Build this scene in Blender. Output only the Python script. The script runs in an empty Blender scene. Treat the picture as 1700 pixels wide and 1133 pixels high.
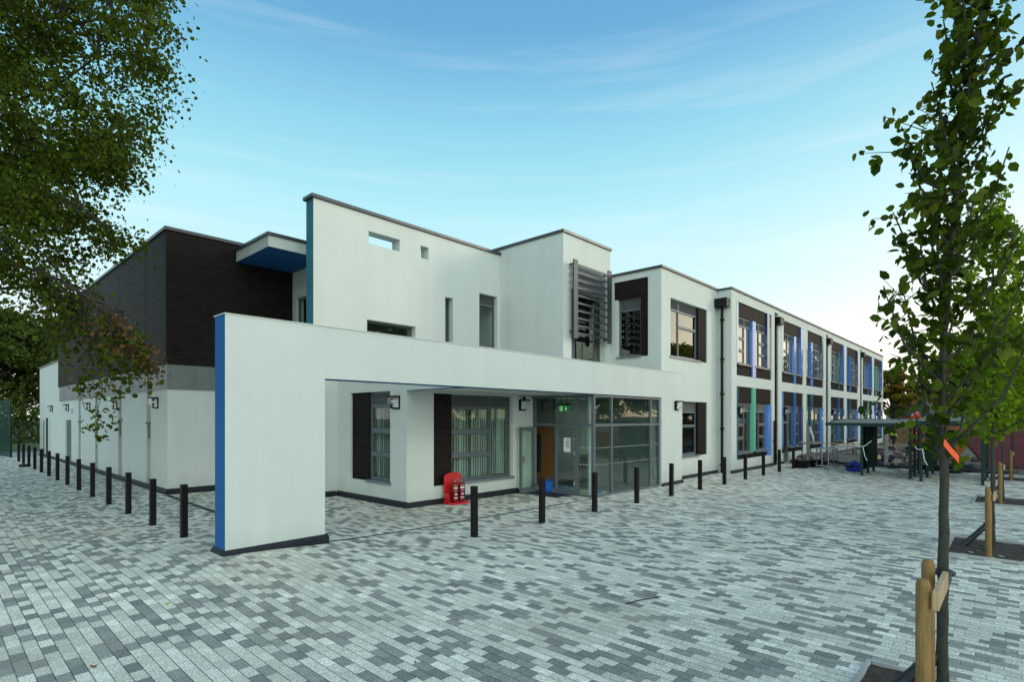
import bpy, bmesh, math, random
import numpy as np
from mathutils import Vector, Matrix
random.seed(7); RNG = np.random.default_rng(7)
S = bpy.context.scene; COL = S.collection
# ---------------------------------------------------------------- camera
AZ = math.atan(840/908.)            # heading of the view, measured from +X
cam = bpy.data.objects.new('camera', bpy.data.cameras.new('camera')); COL.objects.link(cam)
cam.data.sensor_width = 36; cam.data.lens = 908/1700*36; cam.data.shift_y = 0.075
cam.data.clip_start = 0.05; cam.data.clip_end = 3000
cam.location = (0, 0, 2.4); cam.rotation_euler = (math.radians(90), 0, AZ-math.radians(90))
S.camera = cam
S.view_settings.view_transform = 'Standard'; S.view_settings.look = 'None'
S.view_settings.exposure = 0.37; S.view_settings.gamma = 1
# ---------------------------------------------------------------- sky and sun
SUN_AZ, SUN_EL = math.radians(-42), math.radians(16)   # low, veiled evening sun beyond the right edge
GLOW_AZ, GLOW_EL = math.radians(-30), math.radians(5)
w = bpy.data.worlds.new("World"); S.world = w; w.use_nodes = True
nt = w.node_tree; nt.nodes.clear(); N = nt.nodes.new; L = nt.links.new
out = N('ShaderNodeOutputWorld'); bg = N('ShaderNodeBackground'); bg.inputs[1].default_value = 1.0
sky = N('ShaderNodeTexSky'); sky.sky_type = 'NISHITA'; sky.sun_disc = False
sky.sun_elevation = SUN_EL; sky.sun_rotation = math.radians(90)-SUN_AZ
sky.air_density = 1.0; sky.dust_density = 1.0; sky.ozone_density = 2.0
sk = N('ShaderNodeVectorMath'); sk.operation = 'SCALE'; sk.inputs[3].default_value = 0.12
L(sky.outputs[0], sk.inputs[0])
tc = N('ShaderNodeTexCoord'); sep = N('ShaderNodeSeparateXYZ'); L(tc.outputs['Generated'], sep.inputs[0])
ramp = N('ShaderNodeValToRGB'); L(sep.outputs[2], ramp.inputs[0])
cr = ramp.color_ramp
def s2l(c): return tuple(((v/255.)/12.92 if v/255. <= .04045 else ((v/255.+.055)/1.055)**2.4) for v in c)
stops = [(0.0, (246,247,243)), (0.10, (234,245,243)), (.22, (208,240,243)), (.34, (178,231,240)), (.46, (142,207,230)), (.58, (102,166,208)), (.8, (80,138,190)), (1, (72,125,180))]
skyk = .92
while len(cr.elements) < len(stops): cr.elements.new(.5)
for e, (p, c) in zip(cr.elements, stops): e.position = p; e.color = (*[v*skyk for v in s2l(c)], 1)
def math_(op, a=None, b=None, c=None, clamp=False):
    n = N('ShaderNodeMath'); n.operation = op; n.use_clamp = clamp
    for i, v in enumerate((a, b, c)):
        if v is None: continue
        if isinstance(v, (int, float)): n.inputs[i].default_value = v
        else: L(v, n.inputs[i])
    return n.outputs[0]
mix1 = N('ShaderNodeMix'); mix1.data_type = 'RGBA'; mix1.inputs[0].default_value = .90
L(sk.outputs[0], mix1.inputs[6]); L(ramp.outputs[0], mix1.inputs[7])
# thin streaks of high cloud
mp = N('ShaderNodeMapping'); mp.inputs['Rotation'].default_value = (0, 0, AZ); mp.inputs['Scale'].default_value = (.8, .9, 13)
L(tc.outputs['Generated'], mp.inputs[0])
ns = N('ShaderNodeTexNoise'); ns.inputs['Scale'].default_value = 2.2; ns.inputs['Detail'].default_value = 7; ns.inputs['Roughness'].default_value = .55
ns.inputs['Distortion'].default_value = .12
L(mp.outputs[0], ns.inputs[0])
cf = math_('MULTIPLY', math_('SUBTRACT', ns.outputs[0], .52, clamp=True), 3.4, clamp=True)
cf = math_('MULTIPLY', cf, .22)
mix2 = N('ShaderNodeMix'); mix2.data_type = 'RGBA'; L(cf, mix2.inputs[0]); L(mix1.outputs[2], mix2.inputs[6]); mix2.inputs[7].default_value = (*s2l((240,240,240)), 1)
# warm evening glow round the low sun
dot = N('ShaderNodeVectorMath'); dot.operation = 'DOT_PRODUCT'; L(tc.outputs['Generated'], dot.inputs[0])
dot.inputs[1].default_value = (math.cos(GLOW_AZ)*math.cos(GLOW_EL), math.sin(GLOW_AZ)*math.cos(GLOW_EL), math.sin(GLOW_EL))
gl = math_('POWER', math_('MAXIMUM', dot.outputs['Value'], 0.0), 5.0)
low = math_('POWER', math_('SUBTRACT', 1.0, math_('ABSOLUTE', sep.outputs[2])), 3.0)
gl = math_('MULTIPLY', gl, low)
ad = N('ShaderNodeMix'); ad.data_type = 'RGBA'; L(math_('MULTIPLY', gl, .85, clamp=True), ad.inputs[0]); L(mix2.outputs[2], ad.inputs[6]); ad.inputs[7].default_value = (1.65, 1.28, .78, 1); ad_out = ad.outputs[2]
# soft fill added as broad haze in the half of the sky behind the photographer
dot2 = N('ShaderNodeVectorMath'); dot2.operation = 'DOT_PRODUCT'; L(tc.outputs['Generated'], dot2.inputs[0]); dot2.inputs[1].default_value = (-.42, -.80, .40)
g2 = math_('POWER', math_('MAXIMUM', dot2.outputs['Value'], 0.0), 2.0)
gc2 = N('ShaderNodeVectorMath'); gc2.operation = 'SCALE'; gc2.inputs[0].default_value = (1.0, .98, .84); L(math_('MULTIPLY', g2, 1.25), gc2.inputs[3])
ad2 = N('ShaderNodeVectorMath'); ad2.operation = 'ADD'; L(ad_out, ad2.inputs[0]); L(gc2.outputs[0], ad2.inputs[1]); ad = ad2
L(ad.outputs[0], bg.inputs[0]); L(bg.outputs[0], out.inputs[0])
sun = bpy.data.objects.new('sun', bpy.data.lights.new('sun', 'SUN')); COL.objects.link(sun)
sun.data.energy = 1.05; sun.data.angle = math.radians(16); sun.data.color = (1, .86, .68)
dv = Vector((math.cos(SUN_AZ)*math.cos(SUN_EL), math.sin(SUN_AZ)*math.cos(SUN_EL), math.sin(SUN_EL)))
sun.rotation_euler = dv.to_track_quat('Z', 'Y').to_euler(); sun.location = (0, -20, 30)
# ---------------------------------------------------------------- helpers
Fv = Vector((math.cos(AZ), math.sin(AZ), 0)); Rv = Vector((math.sin(AZ), -math.cos(AZ), 0))
def at(px, py, dep):                 # a pixel of the 1700-wide photograph at a distance -> a point of the place
    return Fv*dep + Rv*(dep*(px-850)/908.) + Vector((0, 0, 2.4+dep*(694-py)/908.))
def gh(x, y):                        # height of the paving, which rises a little towards the pier
    return 0.0075*max(0, 18-max(x, 2)) + .13*math.exp(-((x-3.2)/1.8)**2-((y-9.2)/2.5)**2)
def tag(o, label, cat, group=None, kind=None):
    if label: o['label'] = label
    if cat: o['category'] = cat
    if group: o['group'] = group
    if kind: o['kind'] = kind
    return o
def empty(name, loc=(0, 0, 0), rz=0, label=None, cat=None, group=None):
    o = bpy.data.objects.new(name, None); COL.objects.link(o); o.location = loc; o.rotation_euler = (0, 0, rz)
    o.empty_display_size = .2
    return tag(o, label, cat, group)
def TY(pos): return lambda u, d, z: (u, pos+d, z)
def TX(pos): return lambda u, d, z: (pos+d, u, z)
ID = lambda x, y, z: (x, y, z)
class MB:
    def __init__(s, tf=ID): s.v = []; s.f = []; s.m = []; s.tf = tf; s.cm = 0; s.smooth = False
    def add(s, vs, fs, m=None):
        b = len(s.v); s.v += [s.tf(*p) for p in vs]; s.f += [tuple(i+b for i in f) for f in fs]; s.m += [s.cm if m is None else m]*len(fs); return s
    def box(s, x0, x1, y0, y1, z0, z1, m=None):
        return s.add([(x0,y0,z0),(x1,y0,z0),(x1,y1,z0),(x0,y1,z0),(x0,y0,z1),(x1,y0,z1),(x1,y1,z1),(x0,y1,z1)],
                     [(0,3,2,1),(4,5,6,7),(0,1,5,4),(1,2,6,5),(2,3,7,6),(3,0,4,7)], m)
    def prism(s, poly, a0, a1, axis='y', m=None):     # polygon extruded along one axis
        n = len(poly)
        def P(p, a): return {'y': (p[0], a, p[1]), 'x': (a, p[0], p[1]), 'z': (p[0], p[1], a)}[axis]
        vs = [P(p, a0) for p in poly]+[P(p, a1) for p in poly]
        fs = [tuple(range(n)), tuple(range(2*n-1, n-1, -1))]+[(i, (i+1) % n, (i+1) % n+n, i+n) for i in range(n)]
        return s.add(vs, fs, m)
    def tube(s, pts, rad, n=6, m=None, cap=True):
        pts = [Vector(p) for p in pts]; k = len(pts)
        if isinstance(rad, (int, float)): rad = [rad]*k
        vs = []; up = None
        for i, p in enumerate(pts):
            t = (pts[min(i+1, k-1)]-pts[max(i-1, 0)]).normalized()
            a = t.orthogonal() if up is None else (up-t*up.dot(t))
            if a.length < 1e-5: a = t.orthogonal()
            a.normalize(); up = a; b = t.cross(a)
            for j in range(n):
                q = 2*math.pi*j/n; vs.append(tuple(p+a*(math.cos(q)*rad[i])+b*(math.sin(q)*rad[i])))
        fs = []
        for i in range(k-1):
            for j in range(n): fs.append((i*n+j, i*n+(j+1) % n, (i+1)*n+(j+1) % n, (i+1)*n+j))
        if cap: fs += [tuple(range(n-1, -1, -1)), tuple(range((k-1)*n, k*n))]
        return s.add(vs, fs, m)
    def cyl(s, x, y, z0, z1, r, n=16, r1=None, m=None): return s.tube([(x, y, z0), (x, y, z1)], [r, r if r1 is None else r1], n, m)
    def lathe(s, prof, x, y, n=16, m=None): return s.tube([(x, y, z) for r, z in prof], [r for r, z in prof], n, m)
    def beam(s, a, b, w, h=None, m=None):             # square bar between two points
        h = h or w; a = Vector(a); b = Vector(b); t = (b-a).normalized(); u = t.cross(Vector((0, 0, 1)))
        if u.length < 1e-4: u = Vector((1, 0, 0))
        u.normalize(); v = u.cross(t)
        c = [(-1,-1),(1,-1),(1,1),(-1,1)]
        vs = [tuple(p+u*(w/2*i)+v*(h/2*j)) for p in (a, b) for i, j in c]
        return s.add(vs, [(0,1,2,3),(7,6,5,4),(0,4,5,1),(1,5,6,2),(2,6,7,3),(3,7,4,0)], m)
    def build(s, name, mats, parent=None, bevel=0, smooth=False, loc=None):
        me = bpy.data.meshes.new(name); me.from_pydata(s.v, [], s.f)
        if not isinstance(mats, (list, tuple)): mats = [mats]
        for x in mats: me.materials.append(x)
        bm = bmesh.new(); bm.from_mesh(me)
        for f, mi in zip(bm.faces, s.m): f.material_index = mi; f.smooth = smooth
        bmesh.ops.recalc_face_normals(bm, faces=bm.faces[:])
        if bevel: bmesh.ops.bevel(bm, geom=[e for e in bm.edges if len(e.link_faces) == 2 and e.calc_face_angle(0) > .5], offset=bevel, segments=1, affect='EDGES', profile=.5)
        bm.to_mesh(me); bm.free()
        o = bpy.data.objects.new(name, me); COL.objects.link(o)
        if parent is not None: o.parent = parent
        if loc: o.location = loc
        return o
def kids(o): return [c for c in list(bpy.data.objects) if c.parent == o]
def copy_tree(o, parent=None):
    c = o.copy(); COL.objects.link(c)
    if parent is not None: c.parent = parent
    for k in kids(o): copy_tree(k, c)
    return c
# ---------------------------------------------------------------- materials
def mat(name, col, rough=.6, metal=0, spec=.5, noise=0, nscale=8, bump=0, bscale=60, coat=0, stretch=(1, 1, 1), col2=None):
    m = bpy.data.materials.new(name); m.use_nodes = True; t = m.node_tree; p = t.nodes['Principled BSDF']
    p.inputs['Roughness'].default_value = rough; p.inputs['Metallic'].default_value = metal
    p.inputs['Specular IOR Level'].default_value = spec; p.inputs['Coat Weight'].default_value = coat
    p.inputs['Base Color'].default_value = (*col, 1)
    if noise or bump:
        c = t.nodes.new('ShaderNodeTexCoord'); g = t.nodes.new('ShaderNodeNewGeometry'); mp = t.nodes.new('ShaderNodeMapping')
        mp.inputs['Scale'].default_value = stretch; t.links.new(g.outputs['Position'], mp.inputs[0])
    if noise:
        n = t.nodes.new('ShaderNodeTexNoise'); n.inputs['Scale'].default_value = nscale; n.inputs['Detail'].default_value = 6; n.inputs['Roughness'].default_value = .6
        t.links.new(mp.outputs[0], n.inputs[0])
        x = t.nodes.new('ShaderNodeMix'); x.data_type = 'RGBA'
        mr = t.nodes.new('ShaderNodeMapRange'); mr.inputs[1].default_value = .3; mr.inputs[2].default_value = .7; t.links.new(n.outputs[0], mr.inputs[0])
        t.links.new(mr.outputs[0], x.inputs[0])
        c2 = col2 or tuple(v*(1-noise) for v in col)
        x.inputs[6].default_value = (*c2, 1); x.inputs[7].default_value = (*col, 1); t.links.new(x.outputs[2], p.inputs['Base Color'])
        mr2 = t.nodes.new('ShaderNodeMapRange'); mr2.inputs[3].default_value = min(1, rough+.08); mr2.inputs[4].default_value = max(0.02, rough-.08)
        t.links.new(n.outputs[0], mr2.inputs[0]); t.links.new(mr2.outputs[0], p.inputs['Roughness'])
    if bump:
        n2 = t.nodes.new('ShaderNodeTexNoise'); n2.inputs['Scale'].default_value = bscale; n2.inputs['Detail'].default_value = 4
        t.links.new(mp.outputs[0], n2.inputs[0]); b = t.nodes.new('ShaderNodeBump'); b.inputs['Strength'].default_value = bump; b.inputs['Distance'].default_value = .01
        t.links.new(n2.outputs[0], b.inputs['Height']); t.links.new(b.outputs[0], p.inputs['Normal'])
    return m
def stain(m, top, bot, amount):      # faint vertical rain streaks below a height
    return m
def render_mat():
    m = mat('white_render', (.60, .65, .605), .9, noise=.05, nscale=.9, bump=.35, bscale=130, spec=.2); t = m.node_tree; P = t.nodes['Principled BSDF']; nn = t.nodes.new; l = t.links.new
    src = P.inputs['Base Color'].links[0].from_socket; g = nn('ShaderNodeNewGeometry'); sp = nn('ShaderNodeSeparateXYZ'); l(g.outputs['Position'], sp.inputs[0])
    mp = nn('ShaderNodeMapping'); mp.inputs['Scale'].default_value = (2.6, 2.6, .16); l(g.outputs['Position'], mp.inputs[0])
    n = nn('ShaderNodeTexNoise'); n.inputs['Scale'].default_value = 1.0; n.inputs['Detail'].default_value = 6; l(mp.outputs[0], n.inputs[0])      # run-off streaks
    a = nn('ShaderNodeMapRange'); a.inputs[1].default_value = .45; a.inputs[2].default_value = .75; a.inputs[3].default_value = 1; a.inputs[4].default_value = .95; l(n.outputs[0], a.inputs[0])
    n2 = nn('ShaderNodeTexNoise'); n2.inputs['Scale'].default_value = 2.2; n2.inputs['Detail'].default_value = 7; l(g.outputs['Position'], n2.inputs[0])   # splash dirt along the foot
    z = nn('ShaderNodeMath'); z.operation = 'MULTIPLY_ADD'; z.inputs[1].default_value = .75; l(n2.outputs[0], z.inputs[0]); z.inputs[2].default_value = .12
    d = nn('ShaderNodeMath'); d.operation = 'DIVIDE'; l(sp.outputs[2], d.inputs[0]); l(z.outputs[0], d.inputs[1])
    b = nn('ShaderNodeMapRange'); b.inputs[1].default_value = .3; b.inputs[2].default_value = 1.3; b.inputs[3].default_value = .86; b.inputs[4].default_value = 1; l(d.outputs[0], b.inputs[0])
    mu = nn('ShaderNodeMath'); mu.operation = 'MULTIPLY'; l(a.outputs[0], mu.inputs[0]); l(b.outputs[0], mu.inputs[1])
    sc = nn('ShaderNodeVectorMath'); sc.operation = 'SCALE'; l(src, sc.inputs[0]); l(mu.outputs[0], sc.inputs[3]); l(sc.outputs[0], P.inputs['Base Color'])
    return m
RENDER = render_mat()
SOFFIT = mat('soffit_board', (.60, .60, .56), .8, noise=.04, nscale=1)
BLUE = mat('blue_render', (.012, .105, .30), .75, noise=.10, nscale=2, bump=.25, bscale=120, spec=.25)
TEAL = mat('teal_render', (.045, .21, .28), .8, noise=.12, nscale=1.5, bump=.25, bscale=120, spec=.25)
DARK = mat('dark_timber_cladding', (.026, .0222, .0205), .5, noise=.6, nscale=2.2, stretch=(1, 1, 11), bump=.15, bscale=6, spec=.03)
COPE = mat('coping_metal', (.055, .066, .075), .38, metal=.2, noise=.2, nscale=2)
GREYBAND = mat('grey_panel', (.155, .185, .18), .45, noise=.25, nscale=1.6, stretch=(2.2, 2.2, .25))
FRAME = mat('frame_metal', (.115, .14, .155), .45, metal=.1, noise=.08, nscale=4)
FRAMED = mat('frame_dark', (.05, .06, .066), .4, metal=.35)
LOUVD = mat('louvre_dark', (.040, .052, .060), .5, metal=.1)
LOUV = mat('louvre_metal', (.21, .235, .23), .45, metal=.3)
SILL = mat('sill_metal', (.22, .25, .27), .35, metal=.4)
PLINTH = mat('engineering_brick', (.014, .020, .027), .55, spec=.3, noise=.35, nscale=7, bump=.4, bscale=40)
BLACKM = mat('black_metal', (.005, .005, .006), .45, noise=.2, nscale=9, spec=.22)
FINM = {}
def fin_mat(name, col):
    if name not in FINM: FINM[name] = mat('fin_'+name, col, .25, spec=.6, coat=1.0)
    return FINM[name]
FB = fin_mat('blue', (.05, .20, .62)); FM = fin_mat('mid_blue', (.035, .15, .44)); FT = fin_mat('teal', (.03, .13, .19))
FG = fin_mat('mint', (.13, .52, .36)); FN = fin_mat('navy', (.015, .05, .19)); FP = fin_mat('pale', (.42, .52, .66)); FBB = fin_mat('bright', (.09, .31, .82))
BLIND = mat('blind_fabric', (.50, .58, .53), .85, noise=.1, nscale=6)
INT = mat('interior_wall', (.74, .78, .74), .85)
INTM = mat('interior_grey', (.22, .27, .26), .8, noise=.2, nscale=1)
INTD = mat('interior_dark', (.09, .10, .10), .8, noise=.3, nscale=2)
INTF = mat('interior_floor', (.14, .17, .20), .5, noise=.3, nscale=2)
WOOD = mat('oak_door', (.32, .15, .055), .5, noise=.3, nscale=5, stretch=(4, 4, .5))
POST = mat('treated_timber', (.30, .18, .055), .75, noise=.45, nscale=7, stretch=(3, 3, .6), bump=.4, bscale=30)
PALE_T = mat('pale_timber', (.50, .36, .20), .7, noise=.3, nscale=7, stretch=(3, 3, .6))
GREEN = mat('dark_green_paint', (.005, .036, .028), .45, noise=.25, nscale=3, spec=.3)
GALV = mat('galvanised_steel', (.42, .47, .49), .4, metal=.7, noise=.3, nscale=9)
WHITE = mat('white_plastic', (.75, .78, .78), .5)
RED = mat('red_plastic', (.55, .012, .015), .3, noise=.1, nscale=4, coat=.4)
REDX = mat('extinguisher_paint', (.16, .004, .012), .2, coat=.6)
def glass(name, tint, refl, rough=0.0):
    m = bpy.data.materials.new(name); m.use_nodes = True; t = m.node_tree; t.nodes.clear()
    o = t.nodes.new('ShaderNodeOutputMaterial'); mx = t.nodes.new('ShaderNodeMixShader'); tr = t.nodes.new('ShaderNodeBsdfTransparent'); gs = t.nodes.new('ShaderNodeBsdfGlossy')
    fr = t.nodes.new('ShaderNodeFresnel'); fr.inputs[0].default_value = 1.55
    ma = t.nodes.new('ShaderNodeMath'); ma.operation = 'MULTIPLY_ADD'; ma.inputs[1].default_value = refl; ma.inputs[2].default_value = .02; ma.use_clamp = True
    tr.inputs[0].default_value = (*tint, 1); gs.inputs[0].default_value = (.95, .98, .96, 1); gs.inputs[1].default_value = rough
    g = t.nodes.new('ShaderNodeNewGeometry'); n = t.nodes.new('ShaderNodeTexNoise'); n.inputs['Scale'].default_value = .9; b = t.nodes.new('ShaderNodeBump'); b.inputs['Strength'].default_value = .06; b.inputs['Distance'].default_value = .05
    t.links.new(g.outputs['Position'], n.inputs[0]); t.links.new(n.outputs[0], b.inputs['Height']); t.links.new(b.outputs[0], gs.inputs['Normal'])
    iv = t.nodes.new('ShaderNodeMath'); iv.operation = 'SUBTRACT'; iv.inputs[0].default_value = 1; t.links.new(g.outputs['Backfacing'], iv.inputs[1])
    m2 = t.nodes.new('ShaderNodeMath'); m2.operation = 'MULTIPLY'
    t.links.new(fr.outputs[0], ma.inputs[0]); t.links.new(ma.outputs[0], m2.inputs[0]); t.links.new(iv.outputs[0], m2.inputs[1]); t.links.new(m2.outputs[0], mx.inputs[0]); t.links.new(tr.outputs[0], mx.inputs[1]); t.links.new(gs.outputs[0], mx.inputs[2]); t.links.new(mx.outputs[0], o.inputs[0])
    return m
GLASS = glass('window_glass', (.86, .92, .89), 1.15)
GLASS_UP = glass('coated_glass', (.62, .70, .66), 2.7)
def leaf_mat(name, c1, c2, c3=None, trans=.45):
    m = bpy.data.materials.new(name); m.use_nodes = True; t = m.node_tree; t.nodes.clear()
    o = t.nodes.new('ShaderNodeOutputMaterial'); mx = t.nodes.new('ShaderNodeMixShader'); mx.inputs[0].default_value = trans
    p = t.nodes.new('ShaderNodeBsdfPrincipled'); p.inputs['Roughness'].default_value = .6; p.inputs['Specular IOR Level'].default_value = .12; tr = t.nodes.new('ShaderNodeBsdfTranslucent')
    g = t.nodes.new('ShaderNodeNewGeometry'); rp = t.nodes.new('ShaderNodeValToRGB')
    e = rp.color_ramp.elements; e[0].color = (*c1, 1); e[1].color = (*c2, 1)
    if c3: q = rp.color_ramp.elements.new(.92); q.color = (*c2, 1); e[-1].color = (*c3, 1)
    t.links.new(g.outputs['Random Per Island'], rp.inputs[0]); t.links.new(rp.outputs[0], p.inputs['Base Color'])
    hs = t.nodes.new('ShaderNodeHueSaturation'); hs.inputs['Value'].default_value = 1.5; hs.inputs['Saturation'].default_value = 1.1; t.links.new(rp.outputs[0], hs.inputs['Color']); t.links.new(hs.outputs[0], tr.inputs[0])
    t.links.new(p.outputs[0], mx.inputs[1]); t.links.new(tr.outputs[0], mx.inputs[2]); t.links.new(mx.outputs[0], o.inputs[0])
    return m
LEAF_BIG = leaf_mat('birch_leaf', (.022, .036, .004), (.080, .115, .008), trans=.4)
LEAF_BROWN = leaf_mat('withered_leaf', (.075, .042, .015), (.19, .10, .035), trans=.35)
LEAF_YOUNG = leaf_mat('young_tree_leaf', (.065, .12, .008), (.19, .30, .015), (.36, .36, .03), trans=.45)
LEAF_BACKLIT = leaf_mat('young_leaf_backlit', (.018, .034, .004), (.080, .125, .009), (.14, .15, .02), trans=.38)  # darker copy of the young tree leaf: backlit shade put into the colour
LEAF_FAR = leaf_mat('far_leaf', (.022, .045, .008), (.075, .11, .018), trans=.3)
LEAF_AUT = leaf_mat('autumn_leaf', (.08, .085, .008), (.22, .17, .018), (.38, .17, .02), trans=.3)
BARK = mat('bark', (.045, .040, .030), .9, noise=.5, nscale=14, bump=.8, bscale=40, stretch=(1, 1, .3))
BARKY = mat('young_bark', (.046, .045, .031), .8, noise=.5, nscale=30, bump=.6, bscale=60, stretch=(1, 1, .4))
# paving blocks
def paving():
    m = bpy.data.materials.new('block_paving'); m.use_nodes = True; t = m.node_tree; P = t.nodes['Principled BSDF']; nn = t.nodes.new; l = t.links.new
    g = nn('ShaderNodeNewGeometry'); sp = nn('ShaderNodeSeparateXYZ'); l(g.outputs['Position'], sp.inputs[0])
    def M(op, a, b=None, c=None, cl=False):
        n = nn('ShaderNodeMath'); n.operation = op; n.use_clamp = cl
        for i, v in enumerate((a, b, c)):
            if v is None: continue
            if isinstance(v, (int, float)): n.inputs[i].default_value = v
            else: l(v, n.inputs[i])
        return n.outputs[0]
    RW, BL = .114, .211
    r = M('DIVIDE', sp.outputs[0], RW); row = M('FLOOR', r); fr = M('FRACT', r)
    wn = nn('ShaderNodeTexWhiteNoise'); wn.noise_dimensions = '1D'; l(row, wn.inputs['W'])
    half = M('MULTIPLY', M('MODULO', M('ADD', row, 2000), 2.0), .5)
    u = M('ADD', M('DIVIDE', sp.outputs[1], BL), M('ADD', half, M('MULTIPLY', wn.outputs[0], .12)))
    col = M('FLOOR', u); fc = M('FRACT', u)
    cv = nn('ShaderNodeCombineXYZ'); l(row, cv.inputs[0]); l(col, cv.inputs[1])
    w2 = nn('ShaderNodeTexWhiteNoise'); w2.noise_dimensions = '2D'; l(cv.outputs[0], w2.inputs['Vector'])
    w3 = nn('ShaderNodeTexWhiteNoise'); w3.noise_dimensions = '3D'; c3 = nn('ShaderNodeCombineXYZ'); l(row, c3.inputs[0]); l(col, c3.inputs[1]); c3.inputs[2].default_value = 7.3; l(c3.outputs[0], w3.inputs['Vector'])
    rp = nn('ShaderNodeValToRGB'); rp.color_ramp.interpolation = 'CONSTANT'
    st = [(0, (.19, .21, .195)), (.22, (.255, .27, .245)), (.42, (.51, .52, .45)), (.58, (.57, .58, .50)), (.84, (.68, .685, .60)), (.94, (.60, .59, .51))]
    while len(rp.color_ramp.elements) < len(st): rp.color_ramp.elements.new(.5)
    for e, (p, c) in zip(rp.color_ramp.elements, st): e.position = p; e.color = (*c, 1)
    par = M('MODULO', M('ADD', col, M('ADD', 4000, M('FLOOR', M('MULTIPLY', wn.outputs[0], 2)))), 2.0)      # layers mix the packs: dark blocks seldom lie end to end
    l(M('ADD', M('MULTIPLY', w2.outputs[0], M('SUBTRACT', 1.0, M('MULTIPLY', par, .26))), M('MULTIPLY', par, .26)), rp.inputs[0])
    # exposed aggregate speckle, fading away where it would be finer than a picture can show
    n1 = nn('ShaderNodeTexNoise'); n1.inputs['Scale'].default_value = 105; n1.inputs['Detail'].default_value = 3; l(g.outputs['Position'], n1.inputs[0])
    n0 = nn('ShaderNodeTexVoronoi'); n0.inputs['Scale'].default_value = 75; l(g.outputs['Position'], n0.inputs[0])
    sp2 = M('ADD', M('MULTIPLY', M('SUBTRACT', n1.outputs[0], .5), 2.6), M('MULTIPLY', M('SUBTRACT', n0.outputs['Distance'], .45), 1.1))
    mul = M('ADD', 1.0, M('MULTIPLY', sp2, .85)); mul = M('MAXIMUM', mul, .35)
    mul = M('MULTIPLY', mul, M('ADD', .9, M('MULTIPLY', w3.outputs[0], .2)))
    # joints
    ex = M('MULTIPLY', M('MINIMUM', fr, M('SUBTRACT', 1, fr)), RW); ey = M('MULTIPLY', M('MINIMUM', fc, M('SUBTRACT', 1, fc)), BL)
    jx = M('LESS_THAN', ex, .0036); jy = M('LESS_THAN', ey, .0030)
    j = M('MAXIMUM', jx, M('MULTIPLY', jy, .40))
    # dust and sand spilt across the blocks
    n2 = nn('ShaderNodeTexNoise'); n2.inputs['Scale'].default_value = .42; n2.inputs['Detail'].default_value = 5; l(g.outputs['Position'], n2.inputs[0])
    dm = nn('ShaderNodeMapRange'); dm.inputs[1].default_value = .50; dm.inputs[2].default_value = .68; l(n2.outputs[0], dm.inputs[0])
    n3 = nn('ShaderNodeTexNoise'); n3.inputs['Scale'].default_value = 9; n3.inputs['Detail'].default_value = 6; l(g.outputs['Position'], n3.inputs[0])
    dust = M('MULTIPLY', dm.outputs[0], M('MULTIPLY', n3.outputs[0], 1.0), cl=True)
    sc = nn('ShaderNodeVectorMath'); sc.operation = 'SCALE'; l(rp.outputs[0], sc.inputs[0]); l(mul, sc.inputs[3])
    a = nn('ShaderNodeMix'); a.data_type = 'RGBA'; l(M('MULTIPLY', j, .85), a.inputs[0]); l(sc.outputs[0], a.inputs[6]); a.inputs[7].default_value = (.035, .045, .055, 1)
    b = nn('ShaderNodeMix'); b.data_type = 'RGBA'; l(M('MULTIPLY', dust, .75), b.inputs[0]); l(a.outputs[2], b.inputs[6]); b.inputs[7].default_value = (.36, .33, .25, 1)
    n4 = nn('ShaderNodeTexNoise'); n4.inputs['Scale'].default_value = .16; n4.inputs['Detail'].default_value = 3; l(g.outputs['Position'], n4.inputs[0])
    d = nn('ShaderNodeVectorMath'); d.operation = 'SCALE'; l(b.outputs[2], d.inputs[0]); l(M('ADD', .84, M('MULTIPLY', n4.outputs[0], .32)), d.inputs[3])
    tn = nn('ShaderNodeVectorMath'); tn.operation = 'MULTIPLY'; tn.inputs[1].default_value = (1.03, 1.03, .99); l(d.outputs[0], tn.inputs[0]); l(tn.outputs[0], P.inputs['Base Color']); P.inputs['Roughness'].default_value = .8; P.inputs['Specular IOR Level'].default_value = .35
    bp = nn('ShaderNodeBump'); bp.inputs['Strength'].default_value = .8; bp.inputs['Distance'].default_value = .006
    edge = M('MINIMUM', M('DIVIDE', M('MINIMUM', ex, ey), .008), 1.0)
    l(M('ADD', M('MULTIPLY', edge, .9), M('ADD', M('MULTIPLY', w3.outputs[0], .35), M('MULTIPLY', n1.outputs[0], .35))), bp.inputs['Height']); l(bp.outputs[0], P.inputs['Normal'])
    return m
PAVE = paving()
# ================================================================= GROUND
def grid_sheet(name, xs, ys, zf, m, parent=None):
    nx, ny = len(xs), len(ys)
    vs = [(x, y, zf(x, y)) for y in ys for x in xs]
    fs = [(j*nx+i, j*nx+i+1, (j+1)*nx+i+1, (j+1)*nx+i) for j in range(ny-1) for i in range(nx-1)]
    b = MB(); b.add(vs, fs); return b.build(name, m, parent, smooth=True)
EARTH = mat('earth', (.20, .17, .13), .95, noise=.5, nscale=1.5, bump=.8, bscale=12)
FARG = mat('far_ground', (.10, .12, .07), .95, noise=.4, nscale=.2)
CONC = mat('concrete', (.42, .43, .40), .85, noise=.25, nscale=3, bump=.3, bscale=50)
tag(grid_sheet('terrain', [-900, -100, 150, 900], [-900, -100, 150, 900], lambda x, y: -.06, FARG), None, None, kind='structure')
PX = [-24+.5*i for i in range(int((31.2+24)/.5)+1)]; PY = [-24+.5*i for i in range(int((47.5+24)/.5)+1)]
tag(grid_sheet('paving', PX, PY, gh, PAVE), None, None, kind='structure')
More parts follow.
